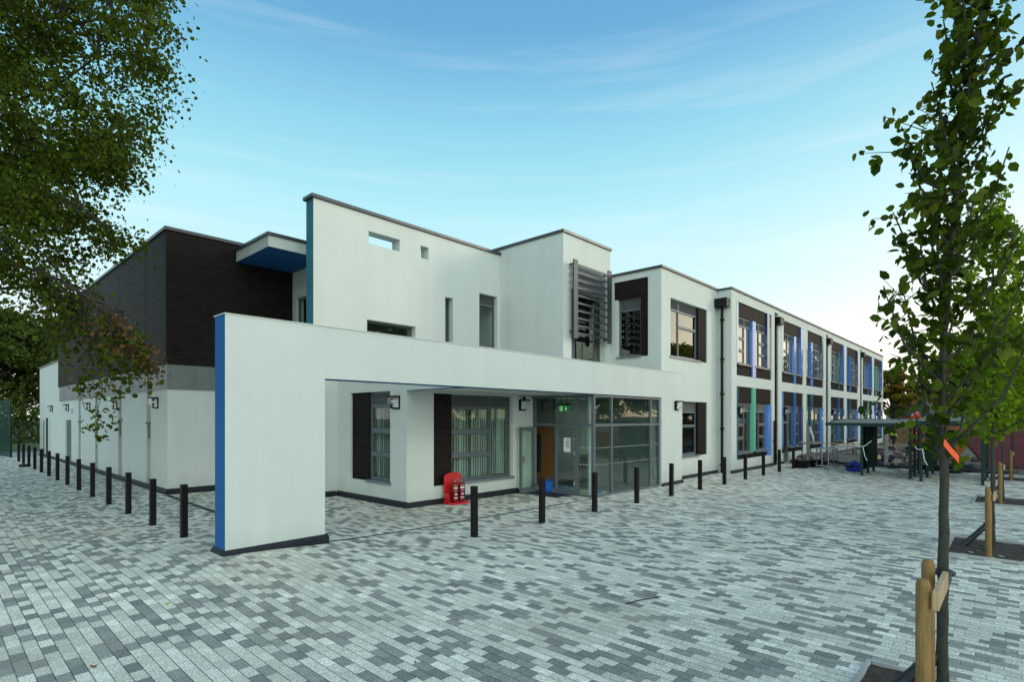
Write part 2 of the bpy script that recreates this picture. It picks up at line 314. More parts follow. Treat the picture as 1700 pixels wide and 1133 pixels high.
yard = grid_sheet('building_yard', [31, 33, 36, 40, 45, 50, 60, 75, 95], [-20, -12, -6, -2, 1, 3, 5, 7, 8.9, 12, 16, 22, 30], lambda x, y: -.02 if x < 31.5 else -.01+.06*math.sin(x*1.7+y*2.3), EARTH)
tag(yard, None, None, kind='structure')
tag(grid_sheet('pavement', [-24, -10, 0, 8], [47.4, 49.3], lambda x, y: gh(x, y)+.012, CONC), None, None, kind='structure')
GRASSG = mat('lawn', (.05, .10, .018), .95, noise=.45, nscale=2, bump=.8, bscale=30)
tag(grid_sheet('lawn', [-40, -10, 0, 20, 40], [49.3, 60, 75, 95], lambda x, y: gh(x, y)+.02, GRASSG), None, None, kind='structure')

# ================================================================= BUILDING
SCH = empty('school_building', (8.45, 11.5, 0), 0, 'white rendered two-storey school with dark timber cladding, blue-edged entrance portal and coloured window fins', 'building')
ORG = Vector((-8.45, -11.5, 0))
def part(mb, name, mats, bevel=0, label=None, parent=None, smooth=False):
    o = mb.build(name, mats, parent or SCH, bevel, smooth)
    if parent is None: o.matrix_parent_inverse = Matrix.Translation(ORG)
    if label: o['label'] = label
    return o
def wall(name, tf, u0, u1, z0, z1, t, holes=(), mats=RENDER, label=None, hole_mat=0):
    us = sorted({u0, u1, *[h[0] for h in holes], *[h[1] for h in holes]}); zs = sorted({z0, z1, *[h[2] for h in holes], *[h[3] for h in holes]})
    us = [u for u in us if u0 <= u <= u1]; zs = [z for z in zs if z0 <= z <= z1]
    nu, nz = len(us), len(zs); b = MB(tf)
    solid = lambda i, j: 0 <= i < nu-1 and 0 <= j < nz-1 and not any(h[0]-1e-6 <= us[i] and us[i+1] <= h[1]+1e-6 and h[2]-1e-6 <= zs[j] and zs[j+1] <= h[3]+1e-6 for h in holes)
    vs = [(u, d, z) for d in (0, t) for z in zs for u in us]
    I = lambda i, j, k: k*nu*nz+j*nu+i
    fs = []
    for j in range(nz-1):
        for i in range(nu-1):
            if not solid(i, j): continue
            fs.append((I(i,j,0), I(i+1,j,0), I(i+1,j+1,0), I(i,j+1,0))); fs.append((I(i,j,1), I(i,j+1,1), I(i+1,j+1,1), I(i+1,j,1)))
            if not solid(i-1, j): fs.append((I(i,j,0), I(i,j+1,0), I(i,j+1,1), I(i,j,1)))
            if not solid(i+1, j): fs.append((I(i+1,j,0), I(i+1,j,1), I(i+1,j+1,1), I(i+1,j+1,0)))
            if not solid(i, j-1): fs.append((I(i,j,0), I(i,j,1), I(i+1,j,1), I(i+1,j,0)))
            if not solid(i, j+1): fs.append((I(i,j+1,0), I(i+1,j+1,0), I(i+1,j+1,1), I(i,j+1,1)))
    b.add(vs, fs)
    return part(b, name, mats, 0, label)
def paint(o, test, idx):              # give faces whose normal/centre pass the test another of the part's materials
    for p in o.data.polygons:
        if test(p.normal, p.center): p.material_index = idx
def window(tf, u0, u1, z0, z1, cols, d=.16, louv=.34, blind=False, gl=None, sill=True, label=None, fr=.055, flip=False, bolt=True):
    """cols: list of (share, [row heights as shares]); frame is the part, panes / louvre / sill / blind its sub-parts"""
    F = MB(tf); f = fr; dd = .07
    F.box(u0, u0+f, d, d+dd, z0, z1); F.box(u1-f, u1, d, d+dd, z0, z1); F.box(u0+f, u1-f, d, d+dd, z0, z0+f); F.box(u0+f, u1-f, d, d+dd, z1-f, z1)
    zt = z1-f
    if louv: F.box(u0+f, u1-f, d-.004, d+dd+.004, z1-f-louv, z1-louv); zt = z1-f-louv
    P = MB(tf); LV = MB(tf); tot = sum(c[0] for c in cols); u = u0+f; W = (u1-u0-2*f)
    for k, (sh, rows) in enumerate(cols):
        ue = u+W*sh/tot
        if k < len(cols)-1: F.box(ue-f*.5, ue+f*.5, d-.003, d+dd+.003, z0+f, z1-f); 
        a = u+(f*.5 if k else 0); b = ue-(f*.5 if k < len(cols)-1 else 0)
        z = z0+f; Hh = zt-z; rt = sum(rows)
        for r, q in enumerate(rows):
            ze = z+Hh*q/rt
            if r < len(rows)-1: F.box(a, b, d-.012, d+dd+.002, ze-f*.8, ze+f*.8)
            lo = z+(f*.8 if r else 0); hi = ze-(f*.8 if r < len(rows)-1 else 0)
            if len(rows) > 1 and r < len(rows)-1 or len(rows) > 2:   # opening light: a slimmer second frame
                g = .028
                F.box(a, a+g, d+.012, d+dd-.01, lo, hi); F.box(b-g, b, d+.012, d+dd-.01, lo, hi); F.box(a+g, b-g, d+.012, d+dd-.01, lo, lo+g); F.box(a+g, b-g, d+.012, d+dd-.01, hi-g, hi)
                P.box(a+g, b-g, d+.035, d+.05, lo+g, hi-g)
            else: P.box(a, b, d+.035, d+.05, lo, hi)
            z = ze
        if louv:
            n = max(4, int(louv/.055)); hh = louv/n
            for i in range(n):
                zz = z1-f-louv+f+hh*i*(louv-f)/louv
                LV.add([(a, d+.055, zz+hh*.9), (b, d+.055, zz+hh*.9), (b, d+.005, zz+.004), (a, d+.005, zz+.004), (a, d+.060, zz+hh*.9+.004), (b, d+.060, zz+hh*.9+.004), (b, d+.010, zz), (a, d+.010, zz)],
                       [(0,1,2,3),(4,7,6,5),(0,3,7,4),(1,5,6,2),(3,2,6,7),(0,4,5,1)])
            LV.box(a, b, d+.062, d+.068, z1-f-louv+f, z1-f)
        u = ue
    fo = part(F, 'window', FRAME, 0, label)
    part(P, 'pane', gl or GLASS, parent=fo)
    if louv: part(LV, 'louvre', LOUV, parent=fo)
    if sill:
        s = MB(tf); s.box(u0-.06, u1+.04, -.045, d+.02, z0-.035, z0-.004); s.box(u0-.06, u1+.04, -.045, -.035, z0-.075, z0-.035); part(s, 'sill', SILL, parent=fo)
    if blind:
        s = MB(tf); uu = u0+f+.01; k = 0
        while uu < u1-f-.09:
            if random.random() > .08:
                t = random.uniform(-.012, .012)
                s.add([(uu, d+.12+t, z0+.08), (uu+.085, d+.15-t, z0+.08), (uu+.085, d+.15-t, zt-.02), (uu, d+.12+t, zt-.02), (uu, d+.123+t, z0+.08), (uu+.085, d+.153-t, z0+.08), (uu+.085, d+.153-t, zt-.02), (uu, d+.123+t, zt-.02)],
                      [(0,1,2,3),(4,7,6,5),(0,3,7,4),(1,5,6,2),(0,4,5,1),(3,2,6,7)])
            uu += .095
        part(s, 'blind', BLIND, parent=fo)
    return fo
def panel(tf, u0, u1, z0, z1, d=.10, t=.05, m=DARK, name='cladding_panel', joints=(), label=None):
    b = MB(tf); e = [u0]+list(joints)+[u1]
    for i in range(len(e)-1): b.box(e[i]+(.006 if i else 0), e[i+1]-(.006 if i < len(e)-2 else 0), d, d+t, z0, z1)
    return part(b, name, m, 0, label)
def coping(pts_boxes, name='coping', m=COPE):
    b = MB()
    for q in pts_boxes: b.box(*q)
    return part(b, name, m, .006)
def plinth(tf, u0, u1, zt, dep=.055, ch=.05, m=PLINTH, z0=-.05, e0=0, e1=0):
    """brick plinth with a splayed top course; e0/e1 = how far it runs past each end round a corner"""
    b = MB(tf); u = u0-e0; n = max(1, int((u1-u0+e0+e1)/.225)); st = (u1-u0+e0+e1)/n
    for i in range(n):
        a, c = u+st*i+.004, u+st*(i+1)-.004
        b.add([(a,-dep,z0),(c,-dep,z0),(c,.02,z0),(a,.02,z0),(a,-dep,zt-ch),(c,-dep,zt-ch),(c,-.004,zt),(a,-.004,zt),(c,.02,zt),(a,.02,zt)],
              [(0,3,2,1),(0,1,5,4),(4,5,6,7),(7,6,8,9),(2,3,9,8),(0,4,7,9,3),(1,2,8,6,5)])
    b.box(u, u+st*n, -dep+.006, .015, z0, zt-ch-.004)
    return part(b, 'plinth', m)

# ---- entrance portal: pier, beam and right pier in one wall, with blue end and underside
PY0, PT = 9.10, .43
b = MB(TY(PY0))
b.prism([(3.23, -.05), (4.91, -.05), (4.91, 3.10), (17.50, 3.10), (17.50, -.05), (19.06, -.05), (19.06, 4.03), (3.23, 4.03)], 0, PT, 'y')
po = part(b, 'portal_wall', [RENDER, BLUE], 0, 'long white portal wall with a blue end and a blue underside')
paint(po, lambda n, c: (n.x < -.5 and c.x < 4) or (n.z < -.5 and c.z > 2), 1)
plinth(TY(PY0), 3.23, 4.91, .315, e0=.055, e1=.055); plinth(TX(3.23), 9.10, 9.53, .315, e0=.0, e1=.055)
plinth(TY(PY0), 17.50, 19.06, .115, e1=.055)
b = MB(); b.box(3.215, 19.08, 9.085, 9.545, 4.03, 4.045); part(b, 'capping', RENDER)
# ---- canopy deck between portal and tall block
b = MB(); b.box(8.75, 17.5, 9.53, 11.5, 3.104, 3.85); part(b, 'canopy_deck', SOFFIT)
b = MB(); b.box(8.45, 8.75, 9.53, 11.5, 3.104, 3.85)
cd = part(b, 'canopy_edge', [RENDER, BLUE]); paint(cd, lambda n, c: n.z < -.5, 1)
# ---- reception room
wall('wall', TX(8.45), 11.5, 14.9, 0, 3.85, .3, [(12.22, 14.18, .64, 3.11)])
wall('wall', TY(11.5), 8.75, 13.5, 0, 3.099, .3, [(9.34, 12.47, .55, 3.06)])
b = MB(); b.box(8.45, 8.75, 11.5, 11.8, 3.099, 3.85); 
b = MB(); b.box(8.75, 23.5, 11.503, 14.9, 3.60, 3.85); part(b, 'flat_roof', COPE)
b = MB(); b.box(8.45, 8.749, 11.5, 11.503, 3.099, 3.1)
window(TX(8.45), 12.22, 13.32, .68, 3.11, [(1, [1, 1, 1])], d=.12, louv=.36, blind=True)
panel(TX(8.45), 13.32, 14.18, .64, 3.11, d=.06)
window(TY(11.5), 10.03, 12.47, .60, 3.06, [(1.6, [1, 1, 1]), (.85, [1])], d=.13, louv=.34, blind=True)
panel(TY(11.5), 9.34, 10.03, .55, 3.06, d=.07)
plinth(TX(8.45), 11.5, 14.9, .23, e0=.055); plinth(TY(11.5), 8.45, 12.7, .21, e0=.0)
plinth(TY(14.9), 7.7, 8.38, .23)
# ---- tall screen wall
tw = wall('tall_wall', TY(14.9), 7.68, 15.41, -.05, 8.76, .43,
     [(9.51, 10.68, 7.86, 8.25), (11.53, 11.88, 7.84, 8.26), (9.45, 11.32, 4.62, 5.47), (12.62, 12.98, 4.62, 6.69), (14.29, 15.26, 4.62, 7.11)], [RENDER, TEAL], 'tall white wall with a teal end and two slots open to the sky')
paint(tw, lambda n, c: n.x < -.5 and c.x < 7.7, 1)
coping([(7.60, 15.46, 14.83, 15.40, 8.76, 8.86)])
window(TY(14.9), 9.45, 11.32, 4.62, 5.47, [(1, [1])], d=.2, louv=0, sill=False, gl=GLASS_UP)
window(TY(14.9), 12.62, 12.98, 4.62, 6.69, [(1, [1])], d=.2, louv=0, sill=False)
window(TY(14.9), 14.29, 15.26, 4.62, 7.11, [(1, [1])], d=.16, louv=.36, sill=False)
# ---- block with sun louvres
wall('wall', TX(15.41), 11.79, 19.0, 3.5, 8.97, .3)
wall('wall', TY(11.79), 15.71, 18.44, 3.5, 8.97, .3, [(15.90, 18.05, 4.4, 7.05)])
coping([(15.35, 18.50, 11.73, 12.15, 8.97, 9.07), (15.35, 15.77, 12.15, 19.06, 8.97, 9.07), (18.14, 18.50, 12.15, 19.06, 8.97, 9.07)])
wall('wall', TX(18.14), 12.09, 19.0, 7.6, 8.97, .3)
b = MB(); b.box(15.71, 18.14, 12.09, 19, 8.6, 8.75); part(b, 'flat_roof', COPE)
window(TY(11.79), 16.35, 18.05, 4.4, 7.05, [(1, [1])], d=.22, louv=0, sill=False, gl=GLASS_UP)
panel(TY(11.79), 15.90, 16.35, 4.4, 7.05, d=.2, m=FRAME, name='spandrel_panel')
# sun louvre screen
b = MB(TY(11.50))
sl = MB(TY(11.50)); 
b.box(15.66, 15.90, .0, .05, 5.22, 8.02)
b.beam((15.80, .05, 7.9), (15.80, .29, 7.9), .06); b.beam((15.80, .05, 5.5), (15.80, .29, 5.5), .06)
so = part(b, 'sun_louvre', LOUVD)
b = MB(TY(11.50)); b.box(17.86, 18.10, .0, .05, 5.24, 8.05); b.beam((17.98, .05, 7.9), (17.98, .29, 7.9), .06); b.beam((17.98, .05, 5.4), (17.98, .29, 5.4), .06); part(b, 'side_plate', LOUVD, parent=so)
for i in range(10):
    z = 7.86-i*.272
    s = MB(TY(11.50)); s.add([(15.90, .005, z-.045), (17.86, .005, z-.045), (17.86, .22, z+.04), (15.90, .22, z+.04), (15.90, .005, z+.035), (17.86, .005, z+.035), (17.86, .22, z+.105), (15.90, .22, z+.105)],
                              [(0,3,2,1),(4,5,6,7),(0,1,5,4),(1,2,6,5),(2,3,7,6),(3,0,4,7)])
    part(s, 'slat', LOUVD, parent=so)
# ---- middle block
wall('wall', TX(18.44), 9.6, 11.79, 3.9, 7.92, .3, [(10.14, 11.62, 4.72, 7.68)])
wall('wall', TY(9.6), 18.74, 23.56, 3.9, 7.92, .3, [(19.16, 22.47, 4.70, 6.93)])
wall('wall', TY(9.6), 19.06, 23.56, -.05, 3.9, .3, [(20.14, 22.47, .86, 3.04)])
coping([(18.38, 23.62, 9.54, 9.94, 7.92, 8.01), (18.38, 18.80, 9.94, 11.79, 7.92, 8.01)])
b = MB(); b.box(18.74, 23.56, 9.9, 21, 7.4, 7.6); part(b, 'flat_roof', COPE)
panel(TX(18.44), 10.14, 10.47, 4.78, 7.68, d=.05); panel(TX(18.44), 10.47, 11.62, 6.98, 7.68, d=.05)
window(TX(18.44), 10.47, 11.46, 4.76, 6.98, [(1, [1])], d=.12, louv=.42, gl=GLASS_UP)
b = MB(TX(18.44)); b.box(11.46, 11.62, .0, .2, 4.72, 6.98); part(b, 'wall_infill', RENDER)
window(TY(9.6), 19.16, 21.72, 4.74, 6.93, [(.9, [1]), (1.65, [1.5, .72])], d=.14, louv=.36, gl=GLASS_UP)
panel(TY(9.6), 21.72, 22.47, 4.72, 6.93, d=.05)
window(TY(9.6), 20.14, 21.68, .90, 3.04, [(1.0, [1.65, .75])], d=.14, louv=.40)
panel(TY(9.6), 21.68, 22.47, .86, 3.04, d=.05)
plinth(TY(9.6), 19.06, 23.5, .13)
# ---- long classroom wing
GX = []   # openings: (x0, x1)
OPEN = [(24.15, 28.76), (30.36, 34.20), (34.82, 38.60), (40.45, 44.25), (44.97, 48.70), (50.56, 54.35), (55.10, 58.65)]
PIPES = [29.21, 39.28, 49.58]
holes = []
for i, (a, c) in enumerate(OPEN):
    holes.append((a, c, 4.26, 7.50)); holes.append((a, c, .55, 3.78))
    if i in (1, 3): holes.append((a+.25, a+1.35, 0.0, .55))
for p in PIPES: holes.append((p, p+.58, -.05, 7.72))
lw = wall('long_wall', TY(9.0), 23.86, 59.38, -.05, 7.92, .32, holes)
wall('wall', TX(23.56), 9.0, 9.6, -.05, 7.92, .3)
b = MB(); b.box(59.08, 59.38, 9.32, 21, 0, 7.92); b.box(18.4, 59.08, 20.7, 21, 0, 7.92); part(b, 'rear_wall', RENDER)
coping([(23.50, 59.44, 8.94, 9.36, 7.92, 8.0), (23.50, 23.90, 9.36, 9.60, 7.92, 8.0), (59.06, 59.44, 9.36, 21.05, 7.92, 8.0)])
b = MB(); b.box(23.86, 59.08, 9.32, 20.7, 7.3, 7.6); part(b, 'flat_roof', COPE)
plinth(TY(9.0), 23.56, 29.21, .14, e0=.05); plinth(TY(9.0), 29.79, 30.5, .14); plinth(TY(9.0), 31.75, 39.28, .14); plinth(TY(9.0), 39.86, 40.65, .14); plinth(TY(9.0), 41.85, 49.58, .14); plinth(TY(9.0), 50.16, 59.38, .14)
def fin(u0, u1, z0, z1, m):
    b = MB(TY(9.0)); b.box(u0+.002, u1-.002, -.02, .13, z0, z1); part(b, 'fin', m)
T9 = TY(9.0)
st3 = [1, 1, 1]
def opening(a, c, up, kind, cols, door=False):
    """kind 'wide': two equal windows; 'a': wide window, then narrow; 'b': narrow window, then wide"""
    cl, cc, crr = cols; wdt = c-a
    if kind == 'wide': w1 = (a+.15, a+1.90); cf = (a+1.90, a+2.33); w2 = (a+2.33, a+3.92); rf = (a+3.92, a+4.25) if up else (a+4.06, a+4.50); lf = (a+.01, a+.15)
    elif kind == 'a': w1 = (a+.20, a+2.07); cf = (a+2.07, a+2.42); w2 = (a+2.42, a+3.37); rf = (a+3.37, a+3.70); lf = (a+.01, a+.20)
    else: w1 = (a+.17, a+.92); cf = (a+.92, a+1.36); w2 = (a+1.36, a+3.38); rf = (a+3.38, a+3.72); lf = (a+.01, a+.17)
    if up: zb, zw0, zw1, zt = 4.26, 4.80, 6.88, 7.50
    else: zb, zw0, zw1, zt = .55, .84, 3.05, 3.78
    mid = (cf[0]+cf[1])/2
    b = MB(T9)                                           # dark boards above and below, behind the fins
    o = panel(T9, a, c, zw1, zt, d=.055, joints=(mid,)); 
    if door: panel(T9, a+1.38, c, zb, zw0-.04, d=.055)
    else: panel(T9, a, c, zb, zw0-.04, d=.055, joints=(mid,))
    g = GLASS_UP if up else GLASS
    three, one = (.9, st3), (.7, [1])
    if door:
        d0, d1 = a+.27, a+1.33
        F = MB(T9); z1 = zw1
        F.box(d0, d0+.08, .09, .17, .02, z1); F.box(d1-.08, d1, .09, .17, .02, z1); F.box(d0+.08, d1-.08, .09, .17, z1-.07, z1); F.box(d0+.08, d1-.08, .09, .17, 2.1, 2.2); F.box(d0+.08, d1-.08, .09, .17, .02, .22)
        fo = part(F, 'door', FRAME, label='glazed grey metal classroom door'); P = MB(T9); P.box(d0+.08, d1-.08, .12, .135, .22, 2.1); P.box(d0+.08, d1-.08, .12, .135, 2.2, z1-.07); part(P, 'pane', g, parent=fo)
        H_ = MB(T9); H_.tube([(d1-.12, .03, .95), (d1-.12, .03, 1.25)], .014); H_.beam((d1-.12, .03, 1.1), (d1-.12, .10, 1.1), .02); part(H_, 'handle', GALV, parent=fo)
        window(T9, d1+.04, w1[1], zw0, zw1, [one], d=.095, gl=g)
        window(T9, w2[0], w2[1], zw0, zw1, [(1, st3)], d=.095, gl=g)
    elif kind == 'wide':
        window(T9, *w1, zw0, zw1, [three, one], d=.095, gl=g); window(T9, *w2, zw0, zw1, [one, three], d=.095, gl=g)
    elif kind == 'a':
        window(T9, *w1, zw0, zw1, [three, one], d=.095, gl=g); window(T9, *w2, zw0, zw1, [(1, st3 if not up else [1])], d=.095, gl=g)
    else:
        window(T9, *w1, zw0, zw1, [(1, [1])], d=.095, gl=g); window(T9, *w2, zw0, zw1, [one, three], d=.095, gl=g)
    # upright boards closing the slots between windows
    for q0, q1 in ((a+.001, w1[0]), (w1[1], w2[0]), (w2[1], c-.001)):
        lo = zw0-.04
        if door and q0 < a+.1: lo = .02
        F = MB(T9); F.box(q0, q1, .132, .20, lo, zw1); part(F, 'jamb_board', FRAMED)
    if up:
        fin(*lf, zw0-.0, zt-.03, cl); fin(*cf, zb+.0, zw1-.02, cc); fin(*rf, zw0, zt-.03, crr)
    else:
        fin(*lf, zw0-.25 if not door else .86, zt, cl); fin(*cf, zw0+.0, zt, cc); fin(*rf, zb, zw1-.02, crr)
UPC = [(FP, FB, FN), (FP, FB, FB), (FP, FB, FT), (FP, FT, FB), (FM, FB, FN), (FN, FB, FB), (FT, FG, FM)]
LOC = [(FT, FG, FBB), (FBB, FM, FN), (FG, FT, FBB), (FN, FM, FT), (FBB, FT, FBB), (FN, FG, FN), (FBB, FB, FM)]
KIND = ['wide', 'a', 'b', 'a', 'b', 'a', 'b']
for i, (a, c) in enumerate(OPEN):
    opening(a, c, True, KIND[i], UPC[i]); opening(a, c, False, KIND[i], LOC[i], door=(i in (1, 3)))
for p in PIPES:
    panel(T9, p, p+.58, -.05, 7.72, d=.22, t=.06, name='cladding_strip')
    b = MB(T9); b.box(p+.30, p+.92, -.19, .20, 7.16, 7.52); h_ = part(b, 'rainwater_hopper', BLACKM, .01)
    b = MB(T9); b.tube([(p+.38, .06, 7.16), (p+.38, .06, .02)], .05, 10)
    for z in (.35, 1.9, 3.4, 4.9, 6.6): b.box(p+.31, p+.45, .0, .2, z, z+.05)
    part(b, 'downpipe', BLACKM, parent=h_)
b = MB(); b.box(23.18, 23.55, 9.06, 9.62, 7.14, 7.52); h_ = part(b, 'rainwater_hopper', BLACKM, .01)
b = MB(); b.tube([(23.44, 9.36, 7.16), (23.44, 9.36, .02)], .055, 10)
for z in (.35, 1.9, 3.4, 4.9, 6.6): b.box(23.38, 23.55, 9.28, 9.44, z, z+.05); b.cyl(23.44, 9.36, z-.02, z+.07, .066, 10)
part(b, 'downpipe', BLACKM, parent=h_)
# lightning strip / vent pipe beside the first hopper
b = MB(T9); b.tube([(28.95, -.06, .02), (28.95, -.06, 2.25)], .035, 8); b.box(28.91, 28.99, -.06, 0, 1.2, 1.26); part(b, 'standpipe', BLACKM)
# ---- sports hall: white base, grey band, dark timber upper storey
DZ = .98
sl_h = [(20.40, 20.88), (24.11, 24.67), (28.09, 28.60), (31.67, 32.17)]
hh = [(a, c, .12, 3.25) for a, c in sl_h]+[(34.0, 35.5, -.05, 2.28)]
wall('hall_wall', TX(5.0), 18.64, 37.3, -.05, 3.25, .35, hh)
wall('hall_wall', TY(18.64), 5.35, 8.81, -.05, 3.25, .35)
b = MB(); b.box(5.0, 5.35, 18.64, 18.99, -.05, 3.25)
wall('hall_wall', TX(5.0), 37.3, 44.44, -.05, 5.42, .35)
b = MB(); b.box(5.35, 15, 44.09, 44.44, 0, 5.42); part(b, 'rear_wall', RENDER)
coping([(4.94, 5.42, 37.34, 44.5, 5.42, 5.50)])
b = MB(); b.box(5.35, 15, 37.6, 44.09, 5.1, 5.2); part(b, 'flat_roof', COPE)
b = MB()
for k in range(10): y = 18.66+k*1.87; b.box(4.975, 5.2, y+.004, min(y+1.866, 37.2), 3.25, 4.0)
b.box(4.975, 5.0, 18.60, 18.655, 3.25, 4.0)
for k in range(2): b.box(5.004+k*1.9, 6.9+k*1.91, 18.61, 18.8, 3.25, 4.0)
part(b, 'grey_band', GREYBAND)
b = MB(); e = [18.66, 20.74, 24.38, 27.96, 31.81, 35.43, 37.45]
for k in range(6): 
    for q_ in range(8): b.box(4.95, 5.29, e[k]+.022, e[k+1]-.022, 4.0+q_*.5+.003, 4.5+q_*.5-.003)
b.box(4.975, 5.3, 18.7, 37.4, 4.01, 7.99, m=1)
part(b, 'timber_cladding', [DARK, BLACKM], 0, 'dark timber boarding on the long side of the hall')
b = MB(); b.box(4.95, 7.33, 18.58, 18.66, 4.0, 8.0); b.box(7.36, 8.81, 18.58, 18.7, 4.0, 7.45); b.box(7.36, 10.4, 18.58, 18.7, 7.452, 8.0); b.box(4.99, 8.8, 18.60, 18.72, 4.01, 7.4)
part(b, 'timber_cladding', DARK, 0, 'nearly black timber boarding facing the tall wall')
coping([(4.90, 5.30, 18.53, 37.5, 8.0, 8.1), (5.30, 15.4, 18.53, 18.9, 8.0, 8.1)])
b = MB(); b.box(5.30, 15.4, 18.9, 37.4, 7.6, 7.75); part(b, 'flat_roof', COPE)
b = MB(); b.box(5.3, 15.4, 37.3, 37.45, 4.0, 8.0); b.box(15.4, 15.6, 18.9, 37.4, 0, 8); part(b, 'rear_wall', RENDER)
for a, c in sl_h:
    b = MB(TX(5.0)); b.box(a, c, .30, .349, .12, 3.25); b.box(a, a+.12, .12, .30, .12, 3.25); so = part(b, 'slot_panel', LOUV)
    b = MB(TX(5.0)); b.box(a-.01, c+.01, -.03, .25, 2.20, 2.25); b.box(a+.13, c-.02, .04, .29, 1.72, 2.20); part(b, 'slot_vent', FRAMED, parent=so)
b = MB(TX(5.0)); b.box(34.0, 34.07, .06, .14, .1, 2.28); b.box(35.43, 35.5, .06, .14, .1, 2.28); b.box(34.07, 35.43, .06, .14, 2.2, 2.28); b.box(34.07, 34.74, .08, .12, .1, 2.2); b.box(34.76, 35.43, .08, .12, .1, 2.2)
dr = part(b, 'door', FRAME, 0, 'grey double door in the long side of the hall'); b = MB(TX(5.0))
for z in (1.95, 1.55, 1.1): b.box(35.3, 35.42, .02, .08, z, z+.06)
part(b, 'handle', GALV, parent=dr)
plinth(TX(5.0), 18.64, 33.95, .27, e0=.055); plinth(TX(5.0), 35.55, 44.44, .24); plinth(TY(18.64), 5.0, 8.8, .27)
# ---- corner canopy with blue soffit, between hall and tall wall
b = MB(); b.box(6.94, 8.81, 16.17, 18.58, 7.45, 7.78)
cp = part(b, 'roof_canopy', [RENDER, BLUE], 0, 'white fascia canopy with a deep blue underside'); paint(cp, lambda n, c: n.z < -.5, 1)
coping([(6.88, 9.2, 16.11, 18.52, 7.78, 7.87), (8.0, 9.2, 16.6, 17.2, 7.87, 7.93)])
wall('wall', TX(8.81), 15.33, 18.58, -.05, 7.449, .3, [(16.6, 18.35, 4.0, 6.53)])
window(TX(8.81), 16.6, 18.35, 4.0, 6.53, [(1, [1]), (1, [1])], d=.1, louv=0)
b = MB(); b.box(9.11, 15.4, 15.34, 18.58, 7.2, 7.40); part(b, 'flat_roof', COPE)
# ---- glazed entrance lobby
F = MB(TY(9.14)); fd = .10
for u0, u1 in ((13.42, 13.50), (14.38, 14.44), (16.80, 16.86), (17.40, 17.46)): F.box(u0, u1, 0, fd, .02, 3.08)
F.box(13.50, 17.40, .002, fd-.002, .02, .09); F.box(13.50, 17.40, -.004, fd-.002, 2.14, 2.21); F.box(13.50, 17.40, .002, fd-.002, 3.02, 3.08)
lob = part(F, 'glazed_screen', FRAME, 0, 'grey framed full-height glass screen at the entrance corner')
P = MB(TY(9.14))
for u0, u1 in ((13.50, 14.38), (14.44, 16.80), (16.86, 17.40)):
    for z0, z1 in ((.09, 2.14), (2.21, 3.02)): P.box(u0, u1, .04, .055, z0, z1)
part(P, 'pane', GLASS, parent=lob)
D = MB(TY(9.14))
for z in (.98, 1.48):
    u = 13.56
    while u < 17.38:
        if not (14.35 < u < 14.47 or 16.77 < u < 16.89): D.box(u, u+.022, .034, .039, z, z+.022)
        u += .13
part(D, 'manifestation', WHITE, parent=lob)
F = MB(TX(13.42))
for u0, u1 in ((11.42, 11.50), (9.72, 9.80)): F.box(u0, u1, 0, fd, .02, 3.08)
F.box(9.24, 9.72, .002, fd-.002, .02, .09); F.box(9.24, 11.42, -.004, fd-.002, 2.13, 2.22); F.box(9.24, 11.42, .002, fd-.002, 3.02, 3.08)
ls = part(F, 'door_screen', FRAME, 0, 'grey metal screen holding the entrance doors')
P = MB(TX(13.42)); P.box(9.24, 9.72, .04, .055, .09, 2.13); P.box(9.24, 9.72, .04, .055, 2.22, 3.02); P.box(9.80, 11.42, .04, .055, 2.22, 3.02); part(P, 'pane', GLASS, parent=ls)
D = MB(TX(13.42))
for z in (.98, 1.48):
    for k in range(4): D.box(9.3+k*.11, 9.33+k*.11, .034, .039, z, z+.03)
part(D, 'manifestation', WHITE, parent=ls)
def door_leaf(mbtf, u0, u1, open_=False):
    F = MB(mbtf); z0, z1 = .05, 2.11
    F.box(u0, u0+.09, .01, .07, z0, z1); F.box(u1-.09, u1, .01, .07, z0, z1); F.box(u0+.09, u1-.09, .01, .07, z1-.09, z1); F.box(u0+.09, u1-.09, .01, .07, z0, z0+.15)
    o = part(F, 'entrance_door', FRAME, 0, 'glazed entrance door leaf folded back against the wall' if open_ else 'closed glazed entrance door leaf with a paper notice')
    P = MB(mbtf); P.box(u0+.09, u1-.09, .035, .05, z0+.15, z1-.09); part(P, 'pane', GLASS, parent=o)
    return o
d1 = door_leaf(TX(13.42), 9.80, 10.62)
b = MB(TX(13.42)); b.box(10.02, 10.27, .025, .034, 1.35, 1.78); nt_ = part(b, 'notice', WHITE, parent=d1)
for k in range(6):
    pass
b = MB(TX(13.42))
for k in range(6): b.box(10.05, 10.05+.10+.08*((k*37 % 5)/5), .0225, .0245, 1.70-k*.045, 1.715-k*.045)
part(b, 'notice_text', BLACKM, parent=d1)
b = MB(TX(13.42))
for z in (.35, 1.25, 1.68): b.box(9.82, 9.86, -.03, .01, z, z+.12); b.cyl(9.84, -.03, z+.02, z+.10, .018, 8)
part(b, 'hinge', GALV, parent=d1)
# open leaf: swung right out, standing off the room wall
hx, hy_ = 13.40, 11.40; ang = math.radians(173)
tfo = lambda u, d, z: (hx+math.cos(ang)*u-math.sin(ang)*d, hy_-abs(math.sin(ang))*u*.4-d, z)
d2 = door_leaf(tfo, .03, .80, True)
b = MB(tfo); b.box(.64, .70, .08, .12, .98, 1.22); b.beam((.67, .12, 1.16), (.67, .17, 1.16), .025); b.beam((.67, .17, 1.16), (.57, .17, 1.16), .022); part(b, 'handle', GALV, parent=d2)
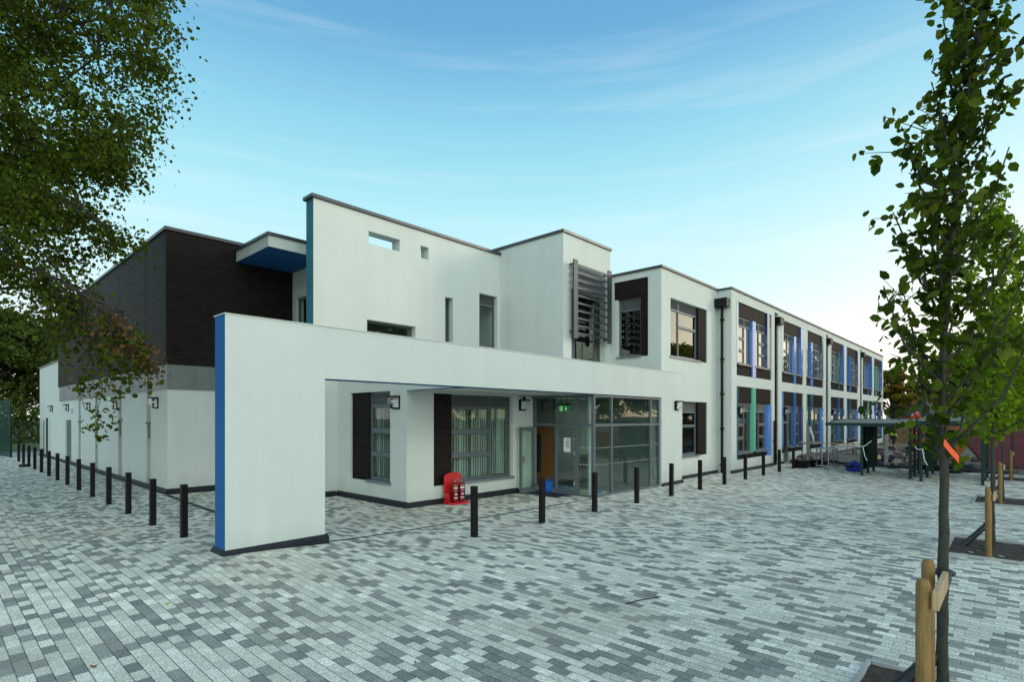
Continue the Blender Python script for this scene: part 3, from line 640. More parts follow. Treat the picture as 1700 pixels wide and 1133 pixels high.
# lobby interior
b = MB(); b.box(13.5, 17.46, 9.24, 11.5, -.02, .022); b.box(8.75, 23.5, 11.5, 20, -.02, .02); b.box(17.6, 19, 9.53, 11.5, -.02, .02); part(b, 'interior_floor', INTF)
b = MB(); b.box(16.9, 17.0, 11.8, 14.9, 0.02, 3.1); b.box(13.5, 16.9, 14.4, 14.5, .02, 3.1); b.box(8.75, 16, 14.6, 14.88, .02, 3.6); b.box(13.2, 13.3, 11.8, 14.6, .02, 3.1); part(b, 'interior_wall', INT)
b = MB(); b.box(17.6, 17.7, 9.6, 14.4, .02, 3.1); part(b, 'interior_wall', INTM)
b = MB(); b.box(17.5, 19.05, 9.53, 9.6, 0.02, 3.1); b.box(13.3, 16.9, 11.5, 14.4, 3.06, 3.1); part(b, 'interior_ceiling', INT)
b = MB(); b.box(14.3, 15.25, 12.6, 12.66, .02, 2.1); b.box(14.3, 15.25, 12.6, 12.66, 2.1, 3.06)
wd = MB(); wd.box(14.55, 14.61, 11.55, 12.65, .02, 2.1); wdo = part(wd, 'inner_door', WOOD, 0, 'oak inner door seen through the open entrance')
b = MB(); b.box(14.545, 14.55, 12.1, 12.35, .5, 1.85); part(b, 'vision_panel', FRAMED, parent=wdo)
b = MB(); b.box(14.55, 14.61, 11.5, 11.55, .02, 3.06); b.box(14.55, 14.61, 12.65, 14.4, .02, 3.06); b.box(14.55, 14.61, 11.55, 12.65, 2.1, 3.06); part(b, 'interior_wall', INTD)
b = MB(); b.cyl(13.75, 9.47, .02, 3.1, .085, 20); part(b, 'column', WHITE, smooth=False)
b = MB(); b.box(15.3, 16.6, 10.7, 11.2, .02, 1.05); b.box(15.2, 16.7, 10.6, 11.3, 1.05, 1.1); part(b, 'reception_desk', mat('desk', (.14, .15, .13), .5))
# classroom interiors
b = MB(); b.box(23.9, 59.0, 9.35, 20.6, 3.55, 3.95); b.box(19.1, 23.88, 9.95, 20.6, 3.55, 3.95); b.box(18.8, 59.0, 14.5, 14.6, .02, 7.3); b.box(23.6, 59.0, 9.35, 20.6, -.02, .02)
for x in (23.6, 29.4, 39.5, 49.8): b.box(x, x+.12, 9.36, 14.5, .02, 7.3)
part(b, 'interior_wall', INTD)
b = MB(); b.box(9.12, 15.38, 17.2, 17.3, 4.0, 7.2); b.box(9.12, 15.4, 15.34, 18.58, 3.9, 4.0); b.box(15.72, 18.1, 14.4, 14.5, 3.9, 8.5); b.box(15.7, 23.5, 12.1, 14.4, 3.86, 3.9); part(b, 'interior_wall', INT)
# ================================================================= THINGS
def rel(o, loc):                      # build in world coordinates, then hang under an Empty at the base
    return o
def thing(name, loc, label, cat, group=None, rz=0): return empty(name, loc, rz, label, cat, group)
# ---- bollards
def bollard_mb():
    b = MB(); w = .055; b.box(-w, w, -w, w, -.05, .985)
    return b
proto = None
BL_L = [(3.33+.010*k, 11.41+2.057*k) for k in range(14)]
BL_R = [(7.31+2.058*k, 7.76) for k in range(11)]
ordn = ['nearest', 'second', 'third', 'fourth', 'fifth', 'sixth', 'seventh', 'eighth', 'ninth', 'tenth', 'eleventh', 'twelfth', 'thirteenth', 'farthest']
def bollard(x, y, label, group, rz):
    global proto
    if proto is None:
        r = thing('bollard', (x, y, gh(x, y)), label, 'bollard', group, rz); bollard_mb().build('post', BLACKM, r, bevel=.006)
        b = MB(); b.prism([(-.062, -.062), (.062, -.062), (.062, .062), (-.062, .062)], -.02, .012, 'z'); b.build('base_collar', BLACKM, r)
        proto = r; return r
    c = copy_tree(proto); c.location = (x, y, gh(x, y)); c.rotation_euler = (random.uniform(-.006, .006), random.uniform(-.006, .006), rz)
    c['label'] = label; c['group'] = group; return c
for k, (x, y) in enumerate(BL_L):
    bollard(x, y, ('square black bollard, %s in the row beside the sports hall' % ordn[k]) if k < 13 else 'square black bollard at the far end of the row beside the sports hall', 'bollards along the sports hall', random.uniform(-.04, .04))
for k, (x, y) in enumerate(BL_R):
    nm = ordn[k] if k < 10 else 'farthest'
    bollard(x, y, 'square black bollard, %s in the row in front of the entrance and classrooms' % nm, 'bollards in front of the entrance', random.uniform(-.04, .04))
b = MB(); b.box(-.2, .2, -.14, .14, 0, .09); b.box(-.17, .17, -.11, .11, .09, .12)
o = b.build('rubber_foot', BLACKM, None, .01, loc=(3.28, 33.9, gh(3.3, 33.9))); tag(o, 'low black block lying beside the bollard row near the hall end', 'block')
# ---- wall lamps
LENS = glass('lamp_lens', (.97, .98, .97), 1.6, .3)
def wall_lamp(tf_o, loc, rz, label):
    r = thing('wall_lamp', loc, label, 'lamp', 'bulkhead lamps on the walls', rz)       # built facing local -Y, back on the wall
    b = MB(); b.box(-.15, .15, -.035, 0, -.18, .17); b.box(-.16, .16, -.22, 0, .13, .17); b.box(-.16, -.145, -.10, 0, -.16, .13)
    b.build('housing', BLACKM, r, .006)
    l = MB(); l.prism([(-.036, -.14), (-.20, -.06), (-.205, .128), (-.036, .128)], -.13, .13, 'x')
    l.build('lens', LENS, r)
    k = MB(); k.box(-.12, .12, -.045, -.036, -.13, .12); k.box(-.09, .09, -.12, -.07, .0, .05); k.build('reflector', WHITE, r)
    return r
lamp0 = wall_lamp(None, (5.0, 19.68, 2.86), math.radians(-90), 'black bulkhead wall lamp nearest the corner of the sports hall')
def lamp(loc, rz, label):
    c = copy_tree(lamp0); c.location = loc; c.rotation_euler = (0, 0, rz); c['label'] = label; return c
R90 = math.radians(-90)
lamp((5.0, 24.9, 2.87), R90, 'black bulkhead wall lamp, second from the corner of the sports hall')
lamp((5.0, 29.69, 2.88), R90, 'black bulkhead wall lamp between the slots behind the hanging branch')
lamp((5.0, 34.75, 2.9), R90, 'black bulkhead wall lamp above the grey side door of the hall')
lamp((5.0, 39.6, 2.9), R90, 'black bulkhead wall lamp at the low far end of the hall')
lamp((8.45, 11.92, 2.80), R90, 'black bulkhead wall lamp beside the narrow window of the entrance room')
lamp((12.90, 11.5, 2.80), 0, 'black bulkhead wall lamp under the soffit beside the entrance')
lamp((18.62, 9.1, 2.84), 0, 'black bulkhead wall lamp on the right pier of the portal')
lamp((24.42, 8.98, 2.72), 0, 'black bulkhead wall lamp on the first lower classroom window')
lamp((30.70, 8.98, 2.72), 0, 'black bulkhead wall lamp over the first classroom door')
lamp((40.85, 8.98, 2.72), 0, 'black bulkhead wall lamp over the second classroom door')
lamp((50.95, 8.98, 2.72), 0, 'black bulkhead wall lamp beside the third downpipe')
lamp((56.6, 8.98, 2.72), 0, 'black bulkhead wall lamp on the last lower classroom window')
# ---- camera and sign plates on walls
r = thing('security_camera', (12.93, 11.5, 3.02), 'small white dome camera above the lamp beside the entrance', 'security camera')
b = MB(); b.tube([(0, 0, 0), (0, -.05, 0)], .065, 16); b.build('base', WHITE, r)
b = MB(); b.tube([(0, -.05, 0), (0, -.09, -.01), (0, -.115, -.02)], [.055, .045, .012], 14); b.build('lens_dome', BLACKM, r)
SIGNB = mat('sign_blue', (.02, .07, .45), .5)
r = thing('wall_sign', (5.0, 33.58, 2.78), 'small blue and white sign plate on the hall wall by the side door', 'sign'); b = MB(); b.box(-.03, 0, -.16, .16, -.17, .17); b.build('plate', WHITE, r)
b = MB(); b.prism([(-.10, -.14), (.12, -.14), (.12, .02), (.02, .10), (-.10, .02)], -.036, -.028, 'x'); b.build('symbol', SIGNB, r)
# ---- exit sign hanging in the lobby
EXG = bpy.data.materials.new('exit_green'); EXG.use_nodes = True; p = EXG.node_tree.nodes['Principled BSDF']; p.inputs['Base Color'].default_value = (.01, .30, .04, 1); p.inputs['Emission Color'].default_value = (.02, .55, .08, 1); p.inputs['Emission Strength'].default_value = .12
EXW = bpy.data.materials.new('exit_white'); EXW.use_nodes = True; p = EXW.node_tree.nodes['Principled BSDF']; p.inputs['Base Color'].default_value = (.9, 1, .9, 1); p.inputs['Emission Color'].default_value = (.7, 1, .7, 1); p.inputs['Emission Strength'].default_value = .3
r = thing('exit_sign', (14.1, 10.75, 2.70), 'green lit exit sign with running figure and arrow hanging inside the lobby', 'exit sign')
b = MB(); b.box(-.02, .02, -.20, .20, -.10, .10); b.build('sign_face', EXG, r)
b = MB(); b.box(-.05, .05, -.24, .24, .10, .15); b.box(-.008, .008, -.12, -.10, .15, .36); b.box(-.008, .008, .10, .12, .15, .36); b.build('bracket', BLACKM, r)
b = MB()
b.box(-.026, -.02, .05, .16, -.075, -.06); b.box(-.026, -.02, .05, .065, -.06, .075); b.box(-.026, -.02, .145, .16, -.06, .075); b.box(-.026, -.02, .065, .145, .06, .075)
b.box(-.026, -.02, .09, .115, -.02, .035); b.box(-.026, -.02, .085, .12, -.06, -.02)
b.box(-.026, -.02, -.095, -.075, -.02, .07); b.prism([(-.135, -.01), (-.035, -.01), (-.085, -.07)], -.026, -.02, 'x'); b.build('symbol', EXW, r)
# ---- fire extinguisher stand
r = thing('extinguisher_stand', (9.92, 11.28, gh(9.9, 11.3)), 'red moulded plastic stand on the paving under the dark window panel', 'stand')
b = MB(); 
pf = [(-.30, 0), (.30, 0), (.31, .5), (.31, .74), (.26, .80), (.13, .835), (-.13, .835), (-.26, .80), (-.31, .74), (-.31, .5)]
b.prism(pf, .10, .14, 'y'); b.build('back_board', RED, r, .012)
b = MB(); b.prism([(-.33, .14), (.33, .14), (.33, -.22), (.27, -.27), (-.27, -.27), (-.33, -.22)], 0, .055, 'z'); b.prism([(-.33, .10), (-.28, .10), (-.28, -.05), (-.33, -.12)], .055, .30, 'z'); b.build('base_tray', RED, r, .012)
LBL = mat('label_white', (.75, .70, .66), .5); LBY = mat('label_cream', (.60, .46, .22), .5); LBP = mat('label_text', (.45, .12, .20), .5)
def extinguisher(x, y, label, lm):
    r = thing('fire_extinguisher', (x, y, gh(x, y)+.056), label, 'fire extinguisher', 'fire extinguishers on the red stand')
    b = MB(); b.lathe([(.03, 0), (.082, .012), (.085, .03), (.085, .40), (.078, .45), (.055, .49), (.028, .515), (.022, .54)], 0, 0, 20); b.build('cylinder', REDX, r, smooth=True)
    b = MB(); b.cyl(0, 0, .535, .575, .024, 10); b.beam((.0, .02, .575), (.0, -.12, .60), .022, .014); b.beam((.0, .02, .60), (.0, -.13, .635), .022, .01); b.build('handle', GALV, r)
    b = MB(); b.tube([(.03, 0, .55), (.09, .0, .53), (.108, -.01, .42), (.106, -.02, .25), (.10, -.03, .10)], .011, 8); b.build('hose', BLACKM, r)
    b = MB()
    def lab(z0, z1, a0, a1, k=0):
        n = 6; vs = []
        for i in range(n+1):
            q = math.radians(a0+(a1-a0)*i/n); 
            for z in (z0, z1): vs.append((.0862*math.cos(q), .0862*math.sin(q), z)); vs.append((.0870*math.cos(q), .0870*math.sin(q), z))
        fs = []
        for i in range(n):
            a = i*4; fs += [(a+1, a+5, a+7, a+3), (a, a+2, a+6, a+4), (a+2, a+3, a+7, a+6), (a, a+4, a+5, a+1)]
        fs += [(0, 1, 3, 2), (n*4, n*4+2, n*4+3, n*4+1)]
        b.add(vs, fs, k)
    lab(.355, .40, -150, -60, 0); 
    for q in (.33, .315, .30, .285, .26): lab(q-.004, q+.003, -140, -75, 1)
    lab(.19, .225, -130, -85, 2); lab(.10, .125, -145, -70, 2)
    b.build('printed_label', [lm, LBP, LBL], r)
    return r
extinguisher(9.83, 11.20, 'dark red fire extinguisher with cream band, left on the red stand', LBY)
extinguisher(10.06, 11.20, 'dark red fire extinguisher with white band, right on the red stand', LBL)
# ---- bucket, crumpled cloth, mat at the door
BLU = mat('blue_plastic', (.01, .16, .62), .4, noise=.15, nscale=9)
r = thing('bucket', (13.62, 11.02, .035), 'blue plastic bucket standing in the open entrance doorway', 'bucket')
b = MB(); b.tube([(0, 0, 0), (0, 0, .10), (0, 0, .34), (0, 0, .345), (0, 0, .33), (0, 0, .03)], [.13, .14, .165, .175, .155, .12], 20, cap=True); b.build('pail', BLU, r, smooth=False)
b = MB(); b.tube([(-.17, 0, .33), (-.12, -.05, .42), (0, -.07, .46), (.12, -.05, .42), (.17, 0, .33)], .008, 6); b.build('handle', BLU, r)
bm = bmesh.new(); bmesh.ops.create_icosphere(bm, subdivisions=4, radius=.2)
for v in bm.verts:
    n = .5+.5*math.sin(v.co.x*31+v.co.y*17)*math.cos(v.co.z*23+v.co.y*29); v.co *= .75+.35*n; v.co.z = max(0, v.co.z*.42+.05); v.co.y *= 1.5
me = bpy.data.meshes.new('plastic_sack'); bm.to_mesh(me); bm.free(); me.materials.append(BLU)
o = bpy.data.objects.new('plastic_sack', me); COL.objects.link(o); o.location = (14.0, 10.75, .03); tag(o, 'crumpled blue plastic sack on the floor inside the doorway', 'sack')
me2 = me.copy(); o = bpy.data.objects.new('cloth', me2); COL.objects.link(o); o.location = (14.5, 9.75, .03); o.scale = (.5, .5, .6); tag(o, 'small blue cloth on the floor behind the corner glass', 'cloth')
MATM = mat('door_mat', (.01, .018, .05), .95, noise=.4, nscale=30)
b = MB(); b.box(-.55, .3, -.75, .75, 0, .014); o = b.build('door_mat', MATM, None, .004, loc=(13.25, 10.75, .035)); tag(o, 'dark blue mat on the paving in front of the open doorway', 'mat')
# ---- slot drains in the paving
def drain(name, pts, label, w=.07):
    b = MB()
    for (x0, y0), (x1, y1) in zip(pts[:-1], pts[1:]):
        n = max(1, int(math.hypot(x1-x0, y1-y0)/.5)); dx, dy = (x1-x0)/n, (y1-y0)/n; l = math.hypot(dx, dy); px_, py_ = -dy/l*w/2, dx/l*w/2
        for i in range(n):
            a = (x0+dx*i, y0+dy*i); c = (x0+dx*(i+.97), y0+dy*(i+.97)); za, zc = gh(*a)+.006, gh(*c)+.006
            b.add([(a[0]-px_, a[1]-py_, za), (c[0]-px_, c[1]-py_, zc), (c[0]+px_, c[1]+py_, zc), (a[0]+px_, a[1]+py_, za), (a[0]-px_, a[1]-py_, za-.03), (c[0]-px_, c[1]-py_, zc-.03), (c[0]+px_, c[1]+py_, zc-.03), (a[0]+px_, a[1]+py_, za-.03)],
                  [(0,1,2,3),(4,7,6,5),(0,4,5,1),(1,5,6,2),(2,6,7,3),(3,7,4,0)])
    o = b.build(name, PLINTH); return tag(o, label, 'drain')
drain('slot_drain', [(5.0, 9.20), (9.2, 9.14), (13.42, 9.08)], 'thin dark drain line in the paving from the pier to the glass corner', .06)
drain('slot_drain', [(4.95, 18.45), (4.85, 14), (4.75, 9.62)], 'dark drain line in the paving from the hall corner to the pier', .13)
# ================================================================= TREES
def leaf_cloud(name, centers, size, m, parent, normals_down=.0, jitter=.48, fold=.25, shape='oval', aspect=.62):
    """every row of centers becomes one small folded leaf"""
    C_ = np.asarray(centers, float); n = len(C_); 
    az = RNG.uniform(0, 2*np.pi, n); el = RNG.normal(-.5, .7, n)              # leaves hang a little
    d = np.stack([np.cos(az)*np.cos(el), np.sin(az)*np.cos(el), np.sin(el)], 1)
    r = RNG.normal(size=(n, 3)); s = np.cross(d, r); s /= np.linalg.norm(s, axis=1)[:, None]+1e-9; nn = np.cross(d, s)
    L_ = size*RNG.uniform(1-jitter, 1+jitter, n)[:, None]; W_ = L_*aspect
    if shape == 'oval': pr = [(0, 0), (.25, .42), (.62, .46), (1, 0), (.62, -.46), (.25, -.42)]; faces = [(0, 1, 2, 3), (0, 3, 4, 5)]
    else: pr = [(0, 0), (.42, .5), (1, 0), (.42, -.5)]; faces = [(0, 1, 2), (0, 2, 3)]
    k = len(pr); V = np.zeros((n, k, 3))
    for i, (a, bq) in enumerate(pr): V[:, i] = C_+d*L_*a+s*W_*bq+nn*W_*abs(bq)*fold-nn*L_*.12*(a**2)
    V = V.reshape(-1, 3)
    me = bpy.data.meshes.new(name); me.vertices.add(len(V)); me.vertices.foreach_set('co', V.ravel())
    fl = len(faces[0]); base = (np.arange(n)*k)[:, None, None]; idx = (base+np.array(faces)[None]).reshape(-1)
    me.loops.add(len(idx)); me.loops.foreach_set('vertex_index', idx.astype(np.int32)); nf = n*len(faces)
    me.polygons.add(nf); me.polygons.foreach_set('loop_start', (np.arange(nf)*fl).astype(np.int32)); me.polygons.foreach_set('loop_total', np.full(nf, fl, np.int32))
    me.update(calc_edges=True); me.materials.append(m)
    o = bpy.data.objects.new(name, me); COL.objects.link(o); o.parent = parent
    return o
def curve(a, c, sag=0.0, n=7, wob=.0):
    a, c = Vector(a), Vector(c); ln = (c-a).length; pts = []
    ph = random.uniform(0, 6)
    for i in range(n):
        t = i/(n-1); p = a.lerp(c, t); p.z -= sag*4*t*(1-t); 
        if 0 < i: p += Vector((math.sin(ph+t*7), math.cos(ph*1.7+t*6), math.sin(ph*.6+t*5)))*wob*ln*min(1, t*2)
        pts.append(p)
    return pts
def taper(r0, r1, n): return [r0+(r1-r0)*(i/(n-1)) for i in range(n)]
# ---- the big tree that overhangs the picture from the left
base = at(-330, 694, 12.5); base.z = gh(base.x, base.y)-.03
T = thing('broadleaf_tree', base, 'large overhanging tree with dark green leaves filling the upper left', 'tree')
bz = base.copy()
W = MB()                              # trunk and limbs, local to the base
def loc_(p): return Vector(p)-bz
tr = [Vector((0, 0, 0)), Vector((.1, 0, 2)), Vector((.15, .1, 4)), Vector((.35, .1, 6.2)), Vector((.5, 0, 9)), Vector((.8, -.1, 12)), Vector((1, 0, 15))]
W.tube(tr, [.34, .27, .24, .21, .16, .10, .03], 12)
edge_pts = [(-200, 330), (-100, 318), (0, 285), (60, 292), (120, 300), (170, 288), (230, 272), (290, 252), (340, 248), (390, 215), (440, 175), (470, 150), (500, 118), (540, 100), (560, 40)]
def edge(py):
    for (y0, x0), (y1, x1) in zip(edge_pts[:-1], edge_pts[1:]):
        if y0 <= py <= y1: return x0+(x1-x0)*(py-y0)/(y1-y0)
    return -40 if py > 560 else 330
cent = []; ends = []
k = 0
while k < 640:
    py = random.uniform(-380, 575); px = random.uniform(-620, 330); dep = random.uniform(9.0, 15.5)
    e_ = edge(max(-200, py))
    if px > e_-12-20*random.random(): continue
    bot = 455 if px < 90 else 415
    if py > bot and px > -250: continue
    if -100 < px and random.random() < .0: continue
    # a few holes where the sky shows through
    hx_ = math.sin(px*.021+1.3)+math.sin(py*.027+px*.009)+math.sin(dep*1.9+py*.013)
    if hx_ < -1.15: continue
    ends.append((px, py, dep)); k += 1
limbs = []
for i in range(16):
    h0 = 2.6+i*.75; t_ = min(.99, h0/15)*6; a = tr[int(t_)].lerp(tr[min(6, int(t_)+1)], t_-int(t_))
    px = random.choice([-560, -450, -100, 0, 60, 120, 170, 200]); px += random.uniform(-40, 40)
    py = 694-(h0-2.4)/12.*908*1.0-random.uniform(-20, 150); dep = random.uniform(9.5, 15)
    px = min(px, edge(max(-200, py))-60)
    c = loc_(at(px, py, dep)); pts = curve(a, c, sag=-.2, n=8, wob=.035); limbs.append(pts); W.tube(pts, taper(.10-.004*i, .02, 8), 7, cap=False)
# the two limbs that are clearly seen
for q in ([(-330, 350, 12.5), (-120, 330, 12), (-20, 322, 11.5), (60, 330, 11), (130, 345, 10.6), (180, 380, 10.4)], [(-330, 60, 12.5), (-100, 110, 12), (10, 95, 11.4), (70, 60, 11), (110, 25, 10.8)], [(-330, 480, 12.5), (-150, 440, 11.6), (-20, 425, 10.8), (60, 445, 10.3), (110, 478, 10)], [(-330, 200, 12.5), (-60, 215, 12), (60, 235, 11.4), (130, 270, 11), (200, 250, 10.8)]):
    pts = [loc_(at(*z)) for z in q]; 
    fn = []
    for i_ in range(len(pts)-1):
        for j_ in range(3): fn.append(pts[i_].lerp(pts[i_+1], j_/3)+Vector((random.gauss(0, .05), random.gauss(0, .05), random.gauss(0, .05)))*(1 if i_+j_ else 0))
    fn.append(pts[-1]); limbs.append(pts); W.tube(fn, taper(.075, .006, len(fn)), 7, cap=False)
    for p_ in fn[5:]: ends.append((None, None, p_))
allp = [p for l in limbs for p in l[2:]]
for (px, py, dep) in ends:
    c = loc_(at(px, py, dep)) if px is not None else dep+Vector((random.gauss(0, .2), random.gauss(0, .2), -.15)); near = min(allp, key=lambda p: (p-c).length); pts = curve(near, c, sag=-.12, n=5, wob=.06)
    if (near-c).length < 2.6: W.tube(pts, taper(.020, .006, 5), 5, cap=False)
    R_ = random.uniform(.30, .62); n_ = int(95+230*R_)
    q = RNG.normal(size=(n_, 3))*R_*np.array([.62, .62, .42]); q[:, 2] -= np.abs(RNG.normal(size=n_))*.10
    cent.append(np.array(c)[None]+q)
    for j in range(3):                  # drooping twigs with leaves
        d_ = Vector((random.uniform(-.5, .5), random.uniform(-.5, .5), -random.uniform(.2, .75)))*R_*1.6
        e2 = c+d_; W.tube([c, c+d_*.5+Vector((0, 0, .05)), e2], [.006, .005, .003], 4, cap=False)
        tt = RNG.uniform(.2, 1.05, 14); cent.append(np.array(c)[None]+np.array(d_)[None]*tt[:, None]+RNG.normal(size=(14, 3))*.045)
cent = np.concatenate(cent)
leaf_cloud('foliage', cent, .072, LEAF_BIG, T, aspect=.85)
# the low drooping bough with withered tips
DB = MB(); gl_, br_ = [], []
def seg(px, py, d): return loc_(at(px, py, d))
bough = [(60, 445, 10.3), (100, 470, 10.1), (125, 483, 10.0), (155, 497, 9.9), (180, 510, 9.8), (205, 532, 9.7), (228, 562, 9.65), (243, 590, 9.6), (252, 606, 9.6)]
bp_ = []
for (q0, q1) in zip(bough[:-1], bough[1:]):
    for j_ in range(2): bp_.append(seg(*[q0[i_]+(q1[i_]-q0[i_])*j_/2+(random.gauss(0, 2.2) if i_ < 2 else random.gauss(0, .03)) for i_ in range(3)]))
DB.tube(bp_, taper(.034, .006, len(bp_)), 7, cap=False)
for i_ in range(16):                    # bare side shoots springing off the bough
    k_ = random.randrange(3, len(bp_)-2); p_ = bp_[k_]; e_ = p_+Rv*random.uniform(-.1, .55)+Fv*random.uniform(-.3, .3)+Vector((0, 0, random.uniform(-.25, .22))); m_ = p_.lerp(e_, .5)+Vector((random.gauss(0, .04), random.gauss(0, .04), random.uniform(.0, .10)))
    DB.tube([p_, m_, e_, e_+Rv*.08+Vector((0, 0, -random.uniform(.08, .25)))], [.012, .009, .006, .003], 5, cap=False)
bough2 = [(110, 475, 10.05), (150, 484, 9.9), (172, 487, 9.8)]; DB.tube([seg(*q) for q in bough2], [.02, .014, .006], 6, cap=False)
for bb, r0 in (([(100, 470, 10.1), (118, 500, 10), (140, 530, 9.9), (150, 565, 9.85), (148, 600, 9.8), (136, 622, 9.8), (133, 655, 9.8), (142, 682, 9.8)], .016), ([(125, 483, 10.0), (160, 520, 9.9), (185, 560, 9.8), (195, 600, 9.75)], .014), ([(150, 565, 9.85), (165, 610, 9.8), (170, 650, 9.8), (160, 690, 9.8), (172, 706, 9.8)], .009), ([(155, 500, 9.9), (190, 535, 9.75), (220, 580, 9.7)], .013), ([(175, 560, 9.8), (200, 610, 9.75), (222, 628, 9.7), (243, 642, 9.7)], .009)):
    q = [seg(*z) for z in bb]; DB.tube(q, taper(r0, .004, len(q)), 6, cap=False)
def dist_env(px): return 0
for i in range(190):
    t = random.random(); s_ = t*(len(bough)-2); a0 = bough[int(s_)+0]; a1 = bough[int(s_)+1]; f_ = s_-int(s_)
    px, py, d = [a0[j]+(a1[j]-a0[j])*f_ for j in range(3)]
    brown = (px > 165 and random.random() < .60) or (px < 150 and random.random() < .15)
    ln = random.uniform(25, 60) if brown and px > 180 else random.uniform(40, 140)
    if px > 205: ln = random.uniform(10, 40)
    dx = random.uniform(-22, 34); dd = random.uniform(-.7, .5)
    py += random.uniform(-6, 26); px += random.uniform(-10, 10)
    e_ = (px+dx, py+ln, d+dd); m_ = (px+dx*.7+random.uniform(-6, 6), py+ln*.45, d+dd*.5)
    q = [seg(px, py, d), seg(*m_), seg(*e_)]; DB.tube([q[0], q[0].lerp(q[1], .5)+Vector((random.gauss(0, .03), random.gauss(0, .03), random.gauss(0, .03))), q[1], q[1].lerp(q[2], .5)+Vector((random.gauss(0, .03), random.gauss(0, .03), 0)), q[2]], [.006, .005, .004, .003, .002], 4, cap=False)
    n_ = 7 if brown else 11
    for j in range(n_):
        u = random.uniform(.3, 1.03); p = q[0].lerp(q[1], u*2) if u < .5 else q[1].lerp(q[2], u*2-1)
        (br_ if brown else gl_).append(tuple(p+Vector([random.gauss(0, .05) for _ in range(3)])))
for (px, py, n_, sp_) in ((170, 715, 26, 11), (150, 708, 10, 8), (158, 688, 14, 9), (243, 640, 12, 7), (222, 628, 12, 8), (200, 615, 18, 10), (136, 640, 22, 10), (160, 650, 26, 12), (178, 640, 26, 12), (145, 625, 14, 10), (190, 690, 8, 8), (196, 700, 8, 6), (120, 560, 18, 14), (108, 520, 24, 16)):
    for j in range(n_): gl_.append(tuple(seg(px+random.gauss(0, sp_), py+random.gauss(0, sp_*.8), 9.75+random.gauss(0, .12))))
DB.build('drooping_bough', BARK, T)
leaf_cloud('drooping_leaves', gl_, .082, LEAF_BIG, T, aspect=.85)
leaf_cloud('withered_leaves', br_, .075, LEAF_BROWN, T, aspect=.7)
W.build('trunk', BARK, T, smooth=True)
# ---- young fastigiate street trees in their pits
def young_tree(x, y, Ht, seed, label, dens=1.0, top_off=(0, 0), rad=1.0, m=LEAF_YOUNG, open_side=None, lsize=.088):
    rs = random.Random(seed); r = thing('young_tree', (x, y, gh(x, y)-.04), label, 'tree', 'young trees in a row of square pits')
    ln = [Vector((0, 0, 0)), Vector((.02, .01, .8)), Vector((.015, .0, 1.6)), Vector((.03, .01, 2.3)), Vector((.05, .0, 3.2))]
    ln += [Vector((.06+top_off[0]*.4, top_off[1]*.4, 3.2+(Ht-3.2)*.5)), Vector((.07+top_off[0], top_off[1], Ht))]
    W = MB(); 
    fine = []
    for i in range(len(ln)-1):
        for j in range(6): fine.append(ln[i].lerp(ln[i+1], j/6)+Vector((rs.gauss(0, .004), rs.gauss(0, .004), 0)))
    fine.append(ln[-1]); n = len(fine)
    W.tube(fine, [(.037*(1-i/n)**.8+.005)*(1+rs.uniform(-.05, .07)) for i in range(n)], 12)
    leaves = []
    nb = int(46*dens)
    for i in range(nb):
        f_ = i/(nb-1); h = 1.95+(Ht-2.4)*f_; k_ = min(n-2, int(h/Ht*n)); a = min(fine, key=lambda p: abs(p.z-h))
        az = i*2.4+rs.uniform(-.5, .5); reach = rad*(.30+.52*math.sin(math.pi*min(1, .30+f_*.75))**1.2)*rs.uniform(.65, 1.1)*(1-.55*f_)
        if open_side is not None and f_ < .42 and Vector((math.cos(az), math.sin(az), 0)).dot(open_side) > .1: reach *= .42 if i % 9 else 1.5
        up = rs.uniform(.35, .85)*(1.15-.4*f_)
        c = a+Vector((math.cos(az)*reach, math.sin(az)*reach, up)); mid = a.lerp(c, .5)+Vector((math.cos(az)*reach*.18, math.sin(az)*reach*.18, -.04))
        W.tube([a, mid, c], [.015*(1-.5*f_), .009, .004], 6, cap=False)
        segs = [(a, mid), (mid, c)]
        for s_ in range(3):
            t = rs.uniform(.3, .9); p = mid.lerp(c, t) if rs.random() < .6 else a.lerp(mid, t); d_ = Vector((rs.gauss(0, .16), rs.gauss(0, .16), rs.uniform(.02, .25))); W.tube([p, p+d_], [.005, .002], 4, cap=False); segs.append((p, p+d_))
        for (p, q) in segs:
            L_ = (q-p).length; cnt = max(3, int(L_*44*(.62 if f_ < .25 and dens < 1 else 1)))
            for j in range(cnt):
                t = rs.uniform(.12, 1.02); leaves.append(tuple(p.lerp(q, t)+Vector((rs.gauss(0, .035), rs.gauss(0, .035), rs.gauss(-.01, .035)))))
    for i in range(int(160*dens)):
        a = fine[rs.randint(int(n*.45), n-1)]; leaves.append(tuple(a+Vector((rs.gauss(0, .07), rs.gauss(0, .07), rs.gauss(0, .05)))))
    W.build('trunk', BARKY, r, smooth=True)
    leaf_cloud('foliage', leaves, lsize, m, r, aspect=.74, fold=.2)
    return r, fine
yt, yfine = young_tree(5.33, .42, 5.75, 3, 'young upright tree nearest the camera, leaves coloured dark as if backlit and an orange tag', top_off=(-.16, -.28), rad=.74, m=LEAF_BACKLIT, dens=.99, open_side=-Rv, lsize=.073)
young_tree(13.12, .33, 6.5, 11, 'young upright tree second in the row, bright green crown', dens=1.25, rad=1.7)
young_tree(21.05, .32, 6.3, 23, 'young upright tree third in the row, beside a tall timber stake', dens=1.2, rad=1.5)
young_tree(28.7, .16, 6.2, 31, 'farthest young upright tree in the row, in front of the skips', dens=1.1, rad=1.4)
ORG_T = mat('orange_tape', (.85, .09, .02), .5)
b = MB(); a = at(1567, 741, 4.02); c = at(1592, 770, 4.05); u = (c-a); sd = Vector((0, 0, 1)).cross(u).normalized()*.0015; hgt = Vector((.02, 0, .052))
vs = []
